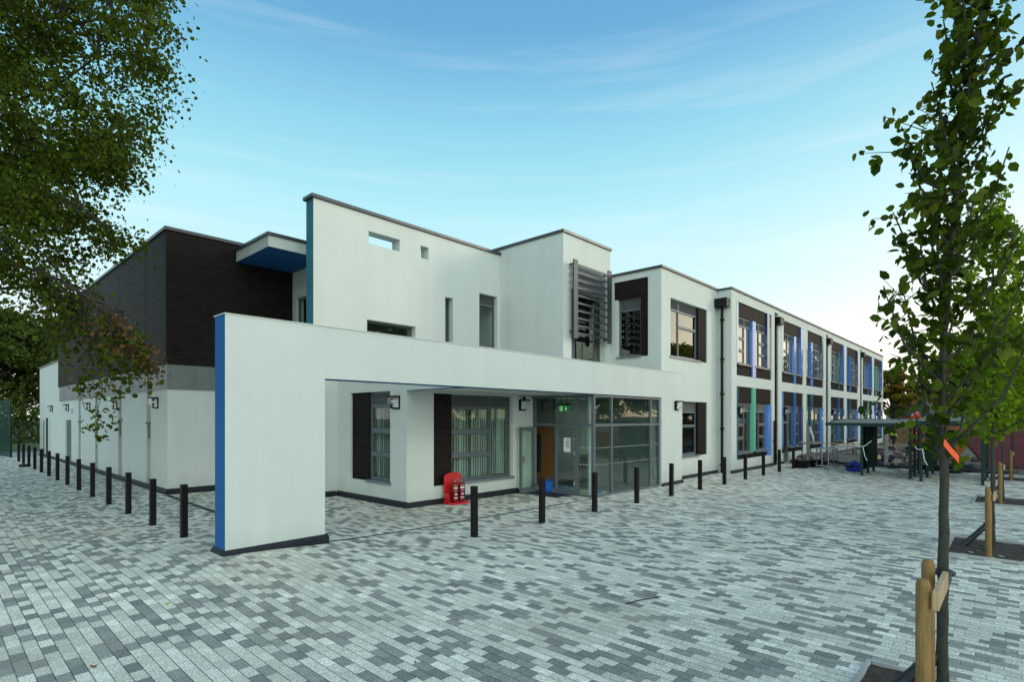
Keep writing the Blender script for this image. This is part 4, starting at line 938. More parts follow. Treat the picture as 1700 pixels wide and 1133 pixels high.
for k in range(7):
    p = a.lerp(c, k/6)+Vector((0, 0, .002*math.sin(k*1.7)))
    for s1, s2 in ((0, 0), (1, 0), (1, 1), (0, 1)): vs.append(tuple(p+hgt*s1+sd*s2))
fs = []
for k in range(6):
    for j in range(4): fs.append((k*4+j, k*4+(j+1) % 4, (k+1)*4+(j+1) % 4, (k+1)*4+j))
fs += [(0, 1, 2, 3), (27, 26, 25, 24)]; b.add(vs, fs); o = b.build('marker_tag', ORG_T); tag(o, 'bright orange plastic tag tied to the nearest young tree', 'tag')
BLKP = mat('black_pipe', (.010, .012, .018), .45)
def pit(x, y, label_p, label_s, label_i, k):
    z = gh(x, y); r = thing('tree_pit', (x, y, z), label_p, 'tree pit', 'tree pits along the paving')
    a, c = -1.15, .70; p0, p1 = -.85, .62; t = .04
    b = MB(); b.box(a, c, p0, p0+t, -.05, .05); b.box(a, c, p1-t, p1, -.05, .05); b.box(a, a+t, p0+t, p1-t, -.05, .05); b.box(c-t, c, p0+t, p1-t, -.05, .05); b.build('kerb_frame', CONC, r, .004)
    b = MB(); xs = [a+t+(c-a-2*t)*i/14 for i in range(15)]; ys = [p0+t+(p1-p0-2*t)*i/14 for i in range(15)]
    b.add([(q, s_, .018+.012*math.sin(q*31+s_*17)+.008*math.sin(q*53-s_*47)) for s_ in ys for q in xs], [(j*15+i, j*15+i+1, (j+1)*15+i+1, (j+1)*15+i) for j in range(14) for i in range(14)]); b.build('soil', mat('soil%d' % k, (.07, .055, .04), .95, noise=.6, nscale=20, bump=1, bscale=60), r)
def stakes(x, y, label, k, two=True, hh=1.0):
    z = gh(x, y); r = thing('tree_stake', (x-.93, y+.03, z), label, 'tree stake', 'timber stakes tied to the young trees')
    b = MB(); b.tube([(0, 0, -.05), (0, 0, 1.02*hh), (0, 0, 1.05*hh)], [.042, .041, .030], 12); b.build('stake', POST, r, smooth=False)
    b = MB(); b.tube([(.58, .03, -.05), (.58, .03, 1.03*hh), (.58, .03, 1.06*hh)], [.042, .041, .030], 12); b.build('stake', POST, r)
    b = MB(); b.box(-.04, .60, -.085, -.05, .90*hh, 1.0*hh); b.build('crossbar', PALE_T, r, .004)
    b = MB(); b.box(.62, .88, -.085, -.045, .90*hh, .96*hh); b.tube([(.94+.06*math.cos(q), -.03+.06*math.sin(q), .93*hh) for q in [i*2*math.pi/12 for i in range(13)]], .018, 6); b.build('tie_strap', BLKP, r)
def irrig(x, y, label):
    r = thing('watering_pipe', (x-.2, y+.44, gh(x, y)), label, 'pipe', 'black watering pipes in the tree pits')
    b = MB(); b.tube([(0, 0, 0), (.10, -.17, .19), (.22, -.36, .42)], [.048, .048, .048], 14); b.build('pipe', BLKP, r)
    b = MB(); b.tube([(.21, -.345, .405), (.24, -.395, .46)], [.056, .056], 14); b.build('cap', BLKP, r)
for k, (x, y, nm) in enumerate([(5.33, .42, 'nearest'), (13.12, .33, 'second'), (21.05, .32, 'third'), (28.7, .16, 'farthest')]):
    pit(x, y, 'square tree pit with pale kerb and dark soil, %s in the row' % nm, '', '', k)
    stakes(x, y, hh=(1.20, 1.08, 1.08, 1.08)[k], k=k, label='pair of round timber stakes with a pale crossbar at the %s young tree' % nm)
    if k < 3: irrig(x, y, 'slanted black watering pipe beside the %s young tree' % nm)
# ---- background trees
def far_tree_mesh(seed, Ht, R_, nclump, nleaf, size, m, open_=.0):
    rs = random.Random(seed); W = MB(); W.tube([(0, 0, -.1), (.1, 0, Ht*.2), (.0, .1, Ht*.45), (.1, .1, Ht*.8)], [Ht*.028, Ht*.022, Ht*.016, .03], 9)
    pts = []
    for i in range(nclump):
        t = rs.random()**.8; zc = Ht*(.30+.66*t); rr = R_*math.sin(math.pi*(.16+.80*t))**.6*math.sqrt(rs.random())*1.0; a = rs.uniform(0, 6.283)
        c = Vector((rr*math.cos(a), rr*math.sin(a), zc+rs.gauss(0, .3)))
        if rs.random() < .6: W.tube(curve((0, 0, max(Ht*.15, zc*.62-rs.uniform(0, 1))), c, sag=-.2, n=5, wob=.05), taper(Ht*.009, .015, 5), 5, cap=False)
        s_ = R_*rs.uniform(.14, .26); q = RNG.normal(size=(nleaf, 3)); q /= np.linalg.norm(q, axis=1)[:, None]; q *= (RNG.uniform(.35, 1, nleaf)**.5)[:, None]*s_*np.array([1.15, 1.15, .62])
        pts.append(np.array(c)[None]+q)
    return W, np.concatenate(pts)
def far_tree(loc, seed, Ht, R_, nclump, nleaf, size, m, label, group=None):
    r = thing('tree', loc, label, 'tree', group); W, P_ = far_tree_mesh(seed, Ht, R_, nclump, nleaf, size, m); W.build('trunk', BARK, r, smooth=True); leaf_cloud('crown', P_, size, m, r, shape='d', aspect=.9); return r
bg1 = far_tree(tuple(Vector(at(35, 694, 58)).xy)+(0,), 5, 13.5, 8.0, 90, 150, .34, LEAF_FAR, 'spreading tree with dark bare limbs behind the end of the hall')
far_tree(tuple(Vector(at(-60, 694, 52)).xy)+(0,), 9, 12.5, 6.5, 75, 140, .34, LEAF_FAR, 'round tree at the far left edge beyond the green fence')
far_tree(tuple(Vector(at(1481, 694, 76)).xy)+(0,), 14, 9.2, 2.9, 70, 130, .36, LEAF_AUT, 'autumn-tinted tree just beyond the end of the classroom wing')
t2 = far_tree(tuple(Vector(at(1612, 694, 60)).xy)+(0,), 18, 9.6, 4.6, 80, 130, .30, LEAF_AUT, 'yellow-green tree behind the site in front of the red roofed house')
far_tree(tuple(Vector(at(1690, 694, 58)).xy)+(0,), 21, 12.5, 6.0, 80, 130, .33, LEAF_FAR, 'taller dark tree at the right edge behind the skips')
# trees of the street behind the photographer, which the windows mirror
lt = ['broad tree on the street side behind the camera, first from the left', 'second broad tree on the street side', 'third broad tree on the street side', 'fourth broad tree on the street side', 'fifth broad tree on the street side', 'sixth broad tree on the street side', 'last broad tree on the street side, far right', 'tree far beyond the street corner']
src = t2
for k, (x, y, s_) in enumerate([(47, -15, 1.05), (58, -11.5, 1.22), (68, -14, 1.3), (80, -18, 1.4), (94, -30, 1.5), (33, -17, 1.7), (21, -22, 1.6), (118, -40, 1.5)]):
    c = copy_tree(t2); c.location = (x, y, -.05); c.scale = (s_, s_, s_*.95); c.rotation_euler = (0, 0, k*1.3); c['label'] = lt[k]; c['group'] = 'street trees mirrored in the windows'
# hedge behind the left fence
r = thing('hedge', (7.5, 66, 0), 'dark clipped hedge behind the lawn at the end of the hall', 'hedge')
q = RNG.uniform([-14, -1.2, 0], [14, 1.2, 3.6], (9000, 3)); q[:, 2] *= 1+.06*np.sin(q[:, 0]*1.7); leaf_cloud('foliage', q, .30, LEAF_FAR, r, shape='d', aspect=.9)
b = MB()
for k in range(24): b.tube([(-13.8+k*1.2, 0, -.05), (-13.8+k*1.2, .05, 2.6)], [.06, .03], 5)
b.build('stems', BARK, r)
# ================================================================= SITE BEYOND THE PAVING (right) AND FENCES (left)
CORR = mat('corrugated_green', (.004, .030, .022), .7, noise=.2, nscale=3, spec=.08)
ROOFC = mat('weathered_roof_sheet', (.14, .15, .12), .6, noise=.5, nscale=2)
def shelter(x0, x1, y0, y1, zt, label, group, roof, panel_at, tie=True):
    r = thing('cycle_shelter', (x0, y0, 0), label, 'shelter', group); O = lambda x, y, z: (x-x0, y-y0, z)
    for k, (x, y) in enumerate(((x0, y0), (x0, y1), (x1, y0), (x1, y1), ((x0+x1)/2, y0), ((x0+x1)/2, y1))):
        b = MB(O); b.box(x-.045, x+.045, y-.045, y+.045, 0.012, zt); b.box(x-.11, x+.11, y-.11, y+.11, 0, .012); b.build('post', GREEN, r)
    b = MB(O); b.box(x0+.045, x1-.045, y0-.03, y0+.03, .22, .30); b.box(x1-.03, x1+.03, y0+.045, y1-.045, .22, .30); b.box(x0+.045, x1-.045, y1-.03, y1+.03, .22, .30)
    b.box(x0-.03, x0+.03, y0+.045, y1-.045, zt-.1, zt-.02); b.box(x1-.03, x1+.03, y0+.045, y1-.045, zt-.1, zt-.02); b.box(x0, x1, y0-.03, y0+.03, zt-.09, zt-.03); b.box(x0, x1, y1-.03, y1+.03, zt-.09, zt-.03); b.build('rail', GREEN, r)
    for yy in panel_at:
        b = MB(O); n = 26; ln = x1-x0-.12
        for k in range(n):
            a = x0+.06+ln*k/n; c = a+ln/n; off = .022 if k % 2 else -.022
            b.add([(a, yy+off, .30), (c-.012, yy+off, .30), (c, yy-off, .30), (a, yy+off, zt-.1), (c-.012, yy+off, zt-.1), (c, yy-off, zt-.1), (a, yy+off+.006, .30), (c-.012, yy+off+.006, .30), (c, yy-off+.006, .30), (a, yy+off+.006, zt-.1), (c-.012, yy+off+.006, zt-.1), (c, yy-off+.006, zt-.1)],
                  [(0,1,4,3),(1,2,5,4),(6,9,10,7),(7,10,11,8),(3,4,10,9),(4,5,11,10),(0,6,7,1),(1,7,8,2)])
        b.box(x0+.05, x1-.05, yy-.02, yy+.03, 1.18, 1.23)
        b.build('corrugated_side', CORR, r)
    xa, xb, ya, yb = roof
    b = MB(O); n = 9
    for k in range(n):
        a = xa+(xb-xa)*k/n; c = xa+(xb-xa)*(k+.93)/n; za, zc = zt-.02+.20*k/n, zt-.02+.20*(k+.93)/n
        b.add([(a, ya, za), (c, ya, zc), (c, yb, zc), (a, yb, za), (a, ya, za+.035), (c, ya, zc+.035), (c, yb, zc+.035), (a, yb, za+.035)], [(0,3,2,1),(4,5,6,7),(0,1,5,4),(1,2,6,5),(2,3,7,6),(3,0,4,7)])
    b.build('roof_sheet', ROOFC, r)
    b = MB(O); b.beam((xa-.03, ya, zt-.0), (xa-.03, yb, zt-.0), .06, .12); b.beam((xb+.03, ya, zt+.18), (xb+.03, yb, zt+.18), .06, .10)
    for yy in (ya, yb): b.beam((xa, yy, zt+.0), (xb, yy, zt+.20), .05, .09)
    b.build('roof_edge', GREEN, r)
    if tie:
        b = MB(O)
        b.tube([(x0-.05, y1-.35, 1.45), (x0-.07, y1-.1, 1.22), (x0-.07, y1+.1, 1.2), (x0-.05, y1+.25, 1.4)], .014, 5); b.tube([(x0-.07, y1-.05, 1.2), (x0-.08, y1-.12, .8), (x0-.07, y1-.2, .62)], .014, 5); b.build('rope', WHITE, r)
    return r
shelter(26.5, 29.0, 3.12, 4.75, 2.12, 'left dark green cycle shelter with ropes tied round its corrugated side', 'dark green cycle shelters', (26.4, 29.2, 3.0, 6.05), [4.70, 4.62])
shelter(25.55, 29.4, .92, 2.68, 2.22, 'right dark green cycle shelter behind the nearest young tree', 'dark green cycle shelters', (25.5, 29.5, .80, 2.9), [2.55])
# steel post with a rag, lone posts
r = thing('steel_post', (28.9, 7.39, 0), 'grey galvanised post with a white rag standing in a black tub', 'post')
b = MB(); b.box(-.06, .06, -.06, .06, 0, 2.0); b.build('post', mat('old_galv', (.20, .24, .22), .7, noise=.4, nscale=6), r, .008)
b = MB(); b.tube([(-.05, -.1, 1.95), (.02, -.12, 1.75), (.12, -.18, 1.5), (.16, -.22, 1.25)], [.03, .05, .04, .02], 7); b.build('rag', WHITE, r)
r = thing('steel_post', (31.2, 4.6, 0), 'grey galvanised post behind the left cycle shelter', 'post'); b = MB(); b.box(-.07, .07, -.07, .07, 0, 2.15); b.build('post', GALV, r, .008); b = MB(); b.box(-.1, .1, -.1, .1, 2.15, 2.17); b.build('cap', GALV, r)
# black tubs
def tub(x, y, label, rr=.42, hh=.34):
    r = thing('black_tub', (x, y, 0), label, 'tub', 'black tubs by the steel post'); b = MB(); b.tube([(0, 0, 0), (0, 0, hh), (0, 0, hh+.02), (0, 0, hh-.03), (0, 0, .05)], [rr*.8, rr, rr*1.05, rr*.93, rr*.72], 18); b.build('tub_body', BLACKM, r)
    b = MB(); b.tube([(-rr, 0, hh), (-rr-.05, 0, hh+.04), (-rr-.05, .12, hh+.04), (-rr, .12, hh)], .015, 5); b.build('handle', BLACKM, r)
tub(28.6, 7.65, 'black plastic tub left of the grey steel post'); tub(29.6, 7.3, 'black plastic tub right of the grey steel post, holding rubble')
# rocks and rubble as one pile
def rubble(name, x0, x1, y0, y1, n, s0, s1, m, label, kindst=True, zc=None, seed=1):
    rs = random.Random(seed); b = MB()
    for i in range(n):
        x, y = rs.uniform(x0, x1), rs.uniform(y0, y1); s = rs.uniform(s0, s1); z = zc(x, y) if zc else 0
        vs = []
        for dx, dy, dz in ((-1,-1,-.4),(1,-1,-.4),(1,1,-.4),(-1,1,-.4),(-.7,-.6,.8),(.6,-.7,.7),(.7,.6,.9),(-.6,.7,.6)):
            vs.append((x+s*(dx+rs.uniform(-.4, .4)), y+s*(dy+rs.uniform(-.4, .4)), z+s*(dz+rs.uniform(-.3, .3))))
        b.add(vs, [(0,3,2,1),(4,5,6,7),(0,1,5,4),(1,2,6,5),(2,3,7,6),(3,0,4,7)], rs.randrange(len(m)))
    o = b.build(name, m); return tag(o, label, name.replace('_', ' '), kind='stuff')
SOILM = mat('spoil', (.16, .12, .08), .95, noise=.5, nscale=3, bump=1, bscale=20); STONE = mat('broken_stone', (.38, .35, .30), .9, noise=.4, nscale=6); DST = mat('dark_debris', (.04, .04, .045), .8, noise=.5, nscale=6)
rubble('rubble', 30.5, 34.5, 6.4, 8.3, 260, .05, .20, [SOILM, STONE, SOILM, DST], 'broken rubble heaped along the foot of the classroom wall', zc=lambda x, y: .12+.25*max(0, math.sin((x-30.3)*.75)), seed=2)
rubble('rubble', 34, 47, 3.0, 7.0, 420, .08, .26, [SOILM, STONE, DST, DST, SOILM, PALE_T], 'loose stone and soil spread across the site behind the shelters', zc=lambda x, y: .1+.25*max(0, math.sin(x*.6+y)), seed=4)
rubble('rubble', 33, 44, -3.5, 2.5, 220, .05, .22, [SOILM, STONE, DST], 'loose stones around the skips', zc=lambda x, y: .02, seed=6)
# coils of black ducting pipe
def duct(x, y, seed, label):
    rs = random.Random(seed); pts = []; th = rs.uniform(0, 6); p = Vector((0, 0, .1))
    for i in range(26):
        th += rs.uniform(-.25, .45); p = p+Vector((math.cos(th)*.28, math.sin(th)*.28, rs.uniform(-.05, .06))); p.z = min(.75, max(.08, p.z)); pts.append(tuple(p))
    b = MB(); b.tube(pts, [.065+.006*(i % 2) for i in range(26)], 8); o = b.build('duct_pipe', BLKP, None, smooth=True, loc=(x, y, .02)); tag(o, label, 'pipe', 'black ducting pipes lying behind the shelters')
for k, (x, y, nm) in enumerate([(32.4, 4.6, 'nearest the left shelter'), (33.2, 3.6, 'in the middle of the tangle'), (34.2, 4.4, 'rising in a loop'), (35.0, 3.2, 'towards the digger'), (33.8, 2.8, 'running towards the skips'), (32.6, 3.9, 'lowest on the ground'), (34.6, 5.2, 'against the rubble')]):
    duct(x, y, 40+k, 'black corrugated ducting pipe %s' % nm)
# steel trestle, mesh crate, pale board, plank
r = thing('steel_trestle', (29.6, 6.75, 0), 'small galvanised steel trestle frame beside the rubble', 'trestle')
b = MB()
for x, y in ((-.35, -.38), (.35, -.38), (-.35, .38), (.35, .38)): b.beam((x, y, 0), (x*.92, y*.92, .92), .05)
b.build('legs', GALV, r)
b = MB(); b.beam((-.33, -.36, .92), (-.33, .36, .92), .06); b.beam((.33, -.36, .92), (.33, .36, .92), .06); b.beam((-.33, -.36, .92), (.33, -.36, .92), .06); b.beam((-.33, .36, .92), (.33, .36, .92), .06); b.beam((-.35, -.37, .1), (-.35, .37, .1), .05); b.beam((-.35, -.15, .1), (-.33, -.15, .92), .04); b.beam((-.35, .12, .1), (-.33, .12, .92), .04); b.build('top_frame', GALV, r)
r = thing('mesh_crate', (30.5, 5.9, 0), 'galvanised wire crate with a pale board on its front', 'crate')
b = MB()
for k in range(12): b.beam((-.45, -.75+k*.135, .02), (-.45, -.75+k*.135, 1.0), .022)
for z in (.04, .5, 1.0): b.beam((-.45, -.78, z), (-.45, .78, z), .035); b.beam((.45, -.78, z), (.45, .78, z), .035); b.beam((-.45, -.78, z), (.45, -.78, z), .035); b.beam((-.45, .78, z), (.45, .78, z), .035)
for x, y in ((-.45, -.78), (-.45, .78), (.45, -.78), (.45, .78)): b.beam((x, y, 0), (x, y, 1.02), .045)
b.build('wire_frame', GALV, r)
b = MB(); b.box(-.50, -.48, -.45, .55, .05, .62); b.build('board', mat('pale_board', (.50, .47, .42), .8, noise=.25, nscale=3), r)
b = MB(); b.box(-.07, .07, -2.9, 2.9, 0, .06); o = b.build('timber_plank', PALE_T, None, .004, loc=(31.4, 5.6, 1.06)); o.rotation_euler = (0, 0, math.radians(-4)); tag(o, 'long timber plank lying across the wire crate and trestle', 'plank')
bm = bmesh.new(); bmesh.ops.create_icosphere(bm, subdivisions=3, radius=.3)
for v in bm.verts: v.co *= 1+.2*math.sin(v.co.x*17+v.co.z*9)*math.cos(v.co.y*13); v.co.z = max(0, v.co.z*.9+.18)
me = bpy.data.meshes.new('rubble_sack'); bm.to_mesh(me); bm.free(); me.materials.append(mat('sack_blue', (.015, .05, .45), .6))
o = bpy.data.objects.new('sack', me); COL.objects.link(o); o.location = (28.3, 5.35, 0); tag(o, 'dark blue sack slumped against the left cycle shelter', 'sack')
# handrails outside the classroom doors
def handrail(x, y, label):
    r = thing('handrail', (x, y, 0), label, 'handrail', 'black handrails at the classroom doors'); b = MB()
    b.tube([(0, -.02, 0), (0, -.02, 1.02), (.03, -.02, 1.05), (1.55, -.02, 1.05), (1.58, -.02, 1.02), (1.58, -.02, 0)], .022, 8); b.build('tube_rail', BLACKM, r)
    b = MB(); b.box(-.07, .07, -.09, .05, 0, .012); b.box(1.51, 1.65, -.09, .05, 0, .012); b.build('foot_plate', BLACKM, r)
handrail(30.7, 8.15, 'black tubular handrail outside the first classroom door'); handrail(40.9, 8.15, 'black tubular handrail outside the second classroom door')
# skips
def skip(x, y, rz, m, label, L_=3.6, Hh=1.5, W_=1.8):
    r = thing('skip', (x, y, 0), label, 'skip', 'builders skips on the site', rz)
    side = [(-L_/2+.75, 0), (L_/2-.75, 0), (L_/2, Hh*.62), (L_/2, Hh), (-L_/2, Hh), (-L_/2, Hh*.62)]
    b = MB()
    b.prism(side, -W_/2, -W_/2+.05, 'y'); b.prism(side, W_/2-.05, W_/2, 'y'); b.box(-L_/2+.75, L_/2-.75, -W_/2+.05, W_/2-.05, 0, .05)
    for s in (-1, 1):
        b.add([(s*(L_/2-.75), -W_/2+.05, 0), (s*(L_/2-.75), W_/2-.05, 0), (s*L_/2, W_/2-.05, Hh*.62), (s*L_/2, -W_/2+.05, Hh*.62), (s*(L_/2-.80), -W_/2+.05, .05), (s*(L_/2-.80), W_/2-.05, .05), (s*(L_/2-.05), W_/2-.05, Hh*.62), (s*(L_/2-.05), -W_/2+.05, Hh*.62)], [(0,1,2,3),(4,7,6,5),(0,4,5,1),(2,6,7,3),(0,3,7,4),(1,5,6,2)])
        b.box(min(s*L_/2, s*(L_/2-.05)), max(s*L_/2, s*(L_/2-.05)), -W_/2+.05, W_/2-.05, Hh*.62, Hh)
    b.build('skip_body', m, r)
    b = MB(); b.box(-L_/2-.03, L_/2+.03, -W_/2-.04, -W_/2, Hh-.12, Hh+.02); b.box(-L_/2-.03, L_/2+.03, W_/2, W_/2+.04, Hh-.12, Hh+.02)
    for k in range(4): x_ = -L_/2+.9+k*(L_-1.8)/3; b.box(x_-.04, x_+.04, -W_/2-.035, -W_/2, .1, Hh-.12)
    b.build('rim', m, r)
    for s in (-1, 1):
        b = MB(); b.tube([(s*(L_/2-.55), -W_/2-.14, Hh*.72), (s*(L_/2-.55), -W_/2, Hh*.72)], .05, 8); b.build('lifting_lug', BLACKM, r)
    b = MB(); rs = random.Random(int(x*7))
    for k in range(60):
        q, w_, h_ = rs.uniform(-L_/2+.3, L_/2-.3), rs.uniform(-W_/2+.2, W_/2-.2), Hh-.15+rs.uniform(0, .25); s = rs.uniform(.06, .16)
        b.add([(q-s, w_-s, h_-.3), (q+s, w_-s*.6, h_-.3), (q+s*.7, w_+s, h_-.3), (q-s, w_+s, h_-.3), (q-s*.8, w_-s, h_), (q+s, w_-s, h_+.04), (q+s*.6, w_+s, h_), (q-s, w_+s*.8, h_-.02)], [(0,3,2,1),(4,5,6,7),(0,1,5,4),(1,2,6,5),(2,3,7,6),(3,0,4,7)])
    b.box(-L_/2+.2, L_/2-.2, -W_/2+.1, W_/2-.1, Hh-.5, Hh-.25); o = b.build('rubble_load', SOILM, r); o['kind'] = 'stuff'
    return r
MAR = mat('maroon_paint', (.16, .008, .030), .45, noise=.4, nscale=3, col2=(.07, .02, .025)); ORA = mat('rusty_orange_paint', (.48, .17, .02), .6, noise=.5, nscale=3, col2=(.22, .07, .02))
skip(35.2, -.15, math.radians(-82), MAR, 'maroon skip standing behind the right cycle shelter', 4.0, 1.7)
skip(40.5, 3.05, math.radians(-88), ORA, 'rusty orange skip with a white bag on top, behind the right shelter', 2.4, 1.85)
skip(34.2, -2.6, math.radians(-86), ORA, 'rusty orange skip at the far right edge in front of the maroon one', 3.0, 1.3)
bm = bmesh.new(); bmesh.ops.create_icosphere(bm, subdivisions=3, radius=.45)
for v in bm.verts: v.co *= 1+.16*math.sin(v.co.x*11+v.co.z*7)*math.cos(v.co.y*9); v.co.z = max(-.05, v.co.z*.7+.15)
me = bpy.data.meshes.new('white_bag'); bm.to_mesh(me); bm.free(); me.materials.append(WHITE)
o = bpy.data.objects.new('bag', me); COL.objects.link(o); o.location = (40.2, 3.5, 1.9); tag(o, 'crumpled white bag lying on top of the orange skip', 'bag')
# pallet and dark blue crate by the skips
r = thing('pallet', (31.6, 1.6, 0), 'timber pallet flat on the ground in front of the maroon skip', 'pallet'); b = MB()
for k in range(6): b.box(-.5, .5, -.6+k*.21, -.6+k*.21+.14, .10, .125)
b.build('deck_boards', PALE_T, r); b = MB()
for x in (-.46, -.05, .36): b.box(x, x+.1, -.6, .6, 0, .10)
b.build('bearers', POST, r)
r = thing('tool_box', (30.6, 2.1, 0), 'dark blue box on the ground inside the right shelter', 'box'); b = MB(); b.prism([(-.4, 0), (.4, 0), (.36, .38), (-.36, .38)], -.3, .3, 'y'); b.build('box_body', mat('navy_box', (.01, .02, .06), .5), r, .01); b = MB(); b.box(-.4, .4, -.33, .33, .38, .43); b.build('lid', BLACKM, r, .01)
# excavator, simplified but jointed
EXO = mat('digger_orange', (.62, .07, .015), .4, noise=.2, nscale=4, coat=.2)
r = thing('excavator', (44.5, 4.15, .05), 'small orange-red excavator with its arm lowered, beyond the shelters', 'excavator', None, math.radians(172))
b = MB()
for s in (-1, 1):
    pr = [(-1.1, .0), (1.1, .0), (1.32, .22), (1.2, .48), (-1.2, .48), (-1.32, .22)]; b.prism(pr, s*.75-.18, s*.75+.18, 'y')
b.box(-.5, .5, -.57, .57, .2, .45); b.build('tracks', BLACKM, r)
b = MB(); b.prism([(-1.3, .6), (.9, .6), (1.0, .95), (.2, 1.35), (-1.1, 1.5), (-1.4, 1.2)], -.85, .85, 'y'); b.build('upper_body', EXO, r, .03)
cbn = MB(); cbn.box(-.25, .85, .05, .85, 1.2, 2.5); cab = cbn.build('cab', EXO, r, .04); b = MB(); b.box(-.15, .75, .04, .86, 1.55, 2.35); b.box(.84, .87, .12, .78, 1.4, 2.38); b.build('cab_window', GLASS, cab)
b = MB(); b.beam((.8, -.25, 1.1), (1.9, -.25, 2.6), .22, .30); b.beam((1.9, -.25, 2.6), (2.9, -.25, 2.35), .2, .26); b.build('boom', EXO, r)
b = MB(); b.beam((2.9, -.25, 2.45), (2.75, -.25, .75), .17, .22); b.build('stick', EXO, r)
b = MB(); b.prism([(2.45, .75), (2.95, .8), (3.0, .35), (2.7, .05), (2.35, .2)], -.5, 0, 'y'); b.build('bucket', DST, r)
b = MB(); b.tube([(1.0, -.25, .95), (1.9, -.25, 2.2)], .05, 8); b.build('hydraulic_ram', GALV, r)
# worker
def skinned(name, verts, edges, radii, m, parent, loc):
    me = bpy.data.meshes.new(name); me.from_pydata(verts, edges, []); o = bpy.data.objects.new(name, me); COL.objects.link(o); o.parent = parent; o.location = loc
    me.materials.append(m); mo = o.modifiers.new('skin', 'SKIN'); 
    for i, r_ in enumerate(radii): me.skin_vertices[0].data[i].radius = (r_, r_)
    me.skin_vertices[0].data[0].use_root = True
    sb = o.modifiers.new('sub', 'SUBSURF'); sb.levels = 1; sb.render_levels = 1; return o
SKINM = mat('skin', (.45, .25, .18), .6); TROU = mat('dark_trousers', (.012, .013, .02), .9); HV = mat('hi_vis_yellow', (.42, .95, .02), .7)
p = bpy.data.objects.new('person', None); COL.objects.link(p); p.location = (50.5, 7.0, .02); p.rotation_euler = (0, 0, math.radians(200)); tag(p, 'site worker in a yellow hi-vis jacket and dark trousers, back half turned', 'person')
V = [(0,0,.95),(0,0,1.12),(0,.01,1.32),(0,0,1.47),(0,.0,1.56),(0,.02,1.68),(.11,0,.90),(.12,.02,.50),(.13,-.02,.09),(.13,.10,.04),(-.11,0,.90),(-.14,.08,.52),(-.13,-.06,.09),(-.13,.06,.04),(.20,0,1.42),(.25,.03,1.16),(.20,.20,.98),(.18,.26,.92),(-.20,0,1.42),(-.26,.02,1.15),(-.22,.16,.95),(-.21,.2,.88)]
Eg = [(0,1),(1,2),(2,3),(3,4),(4,5),(0,6),(6,7),(7,8),(8,9),(0,10),(10,11),(11,12),(12,13),(3,14),(14,15),(15,16),(16,17),(3,18),(18,19),(19,20),(20,21)]
Rd = [.15,.15,.16,.09,.055,.10,.10,.068,.05,.04,.10,.068,.05,.04,.065,.05,.036,.035,.065,.05,.036,.035]
body = skinned('body', V, Eg, Rd, SKINM, p, (0, 0, 0))
skinned('jacket', [V[i] for i in (0,1,2,3,14,15,16,18,19,20)], [(0,1),(1,2),(2,3),(3,4),(4,5),(5,6),(3,7),(7,8),(8,9)], [.175,.175,.185,.12,.088,.072,.058,.088,.072,.058], HV, p, (0, 0, 0))
skinned('trousers', [V[i] for i in (0,6,7,8,10,11,12)], [(0,1),(1,2),(2,3),(0,4),(4,5),(5,6)], [.165,.12,.09,.07,.12,.09,.07], TROU, p, (0, 0, 0))
bm = bmesh.new(); bmesh.ops.create_uvsphere(bm, u_segments=14, v_segments=8, radius=.135)
for v in bm.verts: v.co.z = max(-.02, v.co.z*.95)
me = bpy.data.meshes.new('helmet'); bm.to_mesh(me); bm.free(); me.materials.append(WHITE); o = bpy.data.objects.new('helmet', me); COL.objects.link(o); o.parent = p; o.location = (0, .02, 1.72)
# timber fence at the back of the site
def board_fence(p0, p1, hh, label, m, bw=.16):
    p0, p1 = Vector(p0), Vector(p1); d = p1-p0; L_ = d.length; r = thing('board_fence', p0, label, 'fence', None, math.atan2(d.y, d.x)); b = MB(); n = int(L_/bw); rs = random.Random(3)
    for k in range(n): z1 = hh+rs.uniform(-.03, .03); b.box(k*bw+.006, (k+1)*bw-.006, -.012+rs.uniform(0, .01), .012, .05, z1)
    b.build('boards', m, r); b = MB(); b.box(0, L_, .014, .07, .4, .5); b.box(0, L_, .014, .07, hh-.45, hh-.35); b.build('rails', m, r)
    for k in range(int(L_/2.4)+1): q = MB(); q.box(k*2.4-.05, k*2.4+.05, .02, .12, 0, hh); q.build('post', m, r)
OLDT = mat('weathered_boards', (.23, .15, .075), .85, noise=.55, nscale=4, stretch=(2, 2, .4))
board_fence((62, 10.2, 0), (62, -12, 0), 2.0, 'weathered timber board fence closing the back of the site', OLDT)
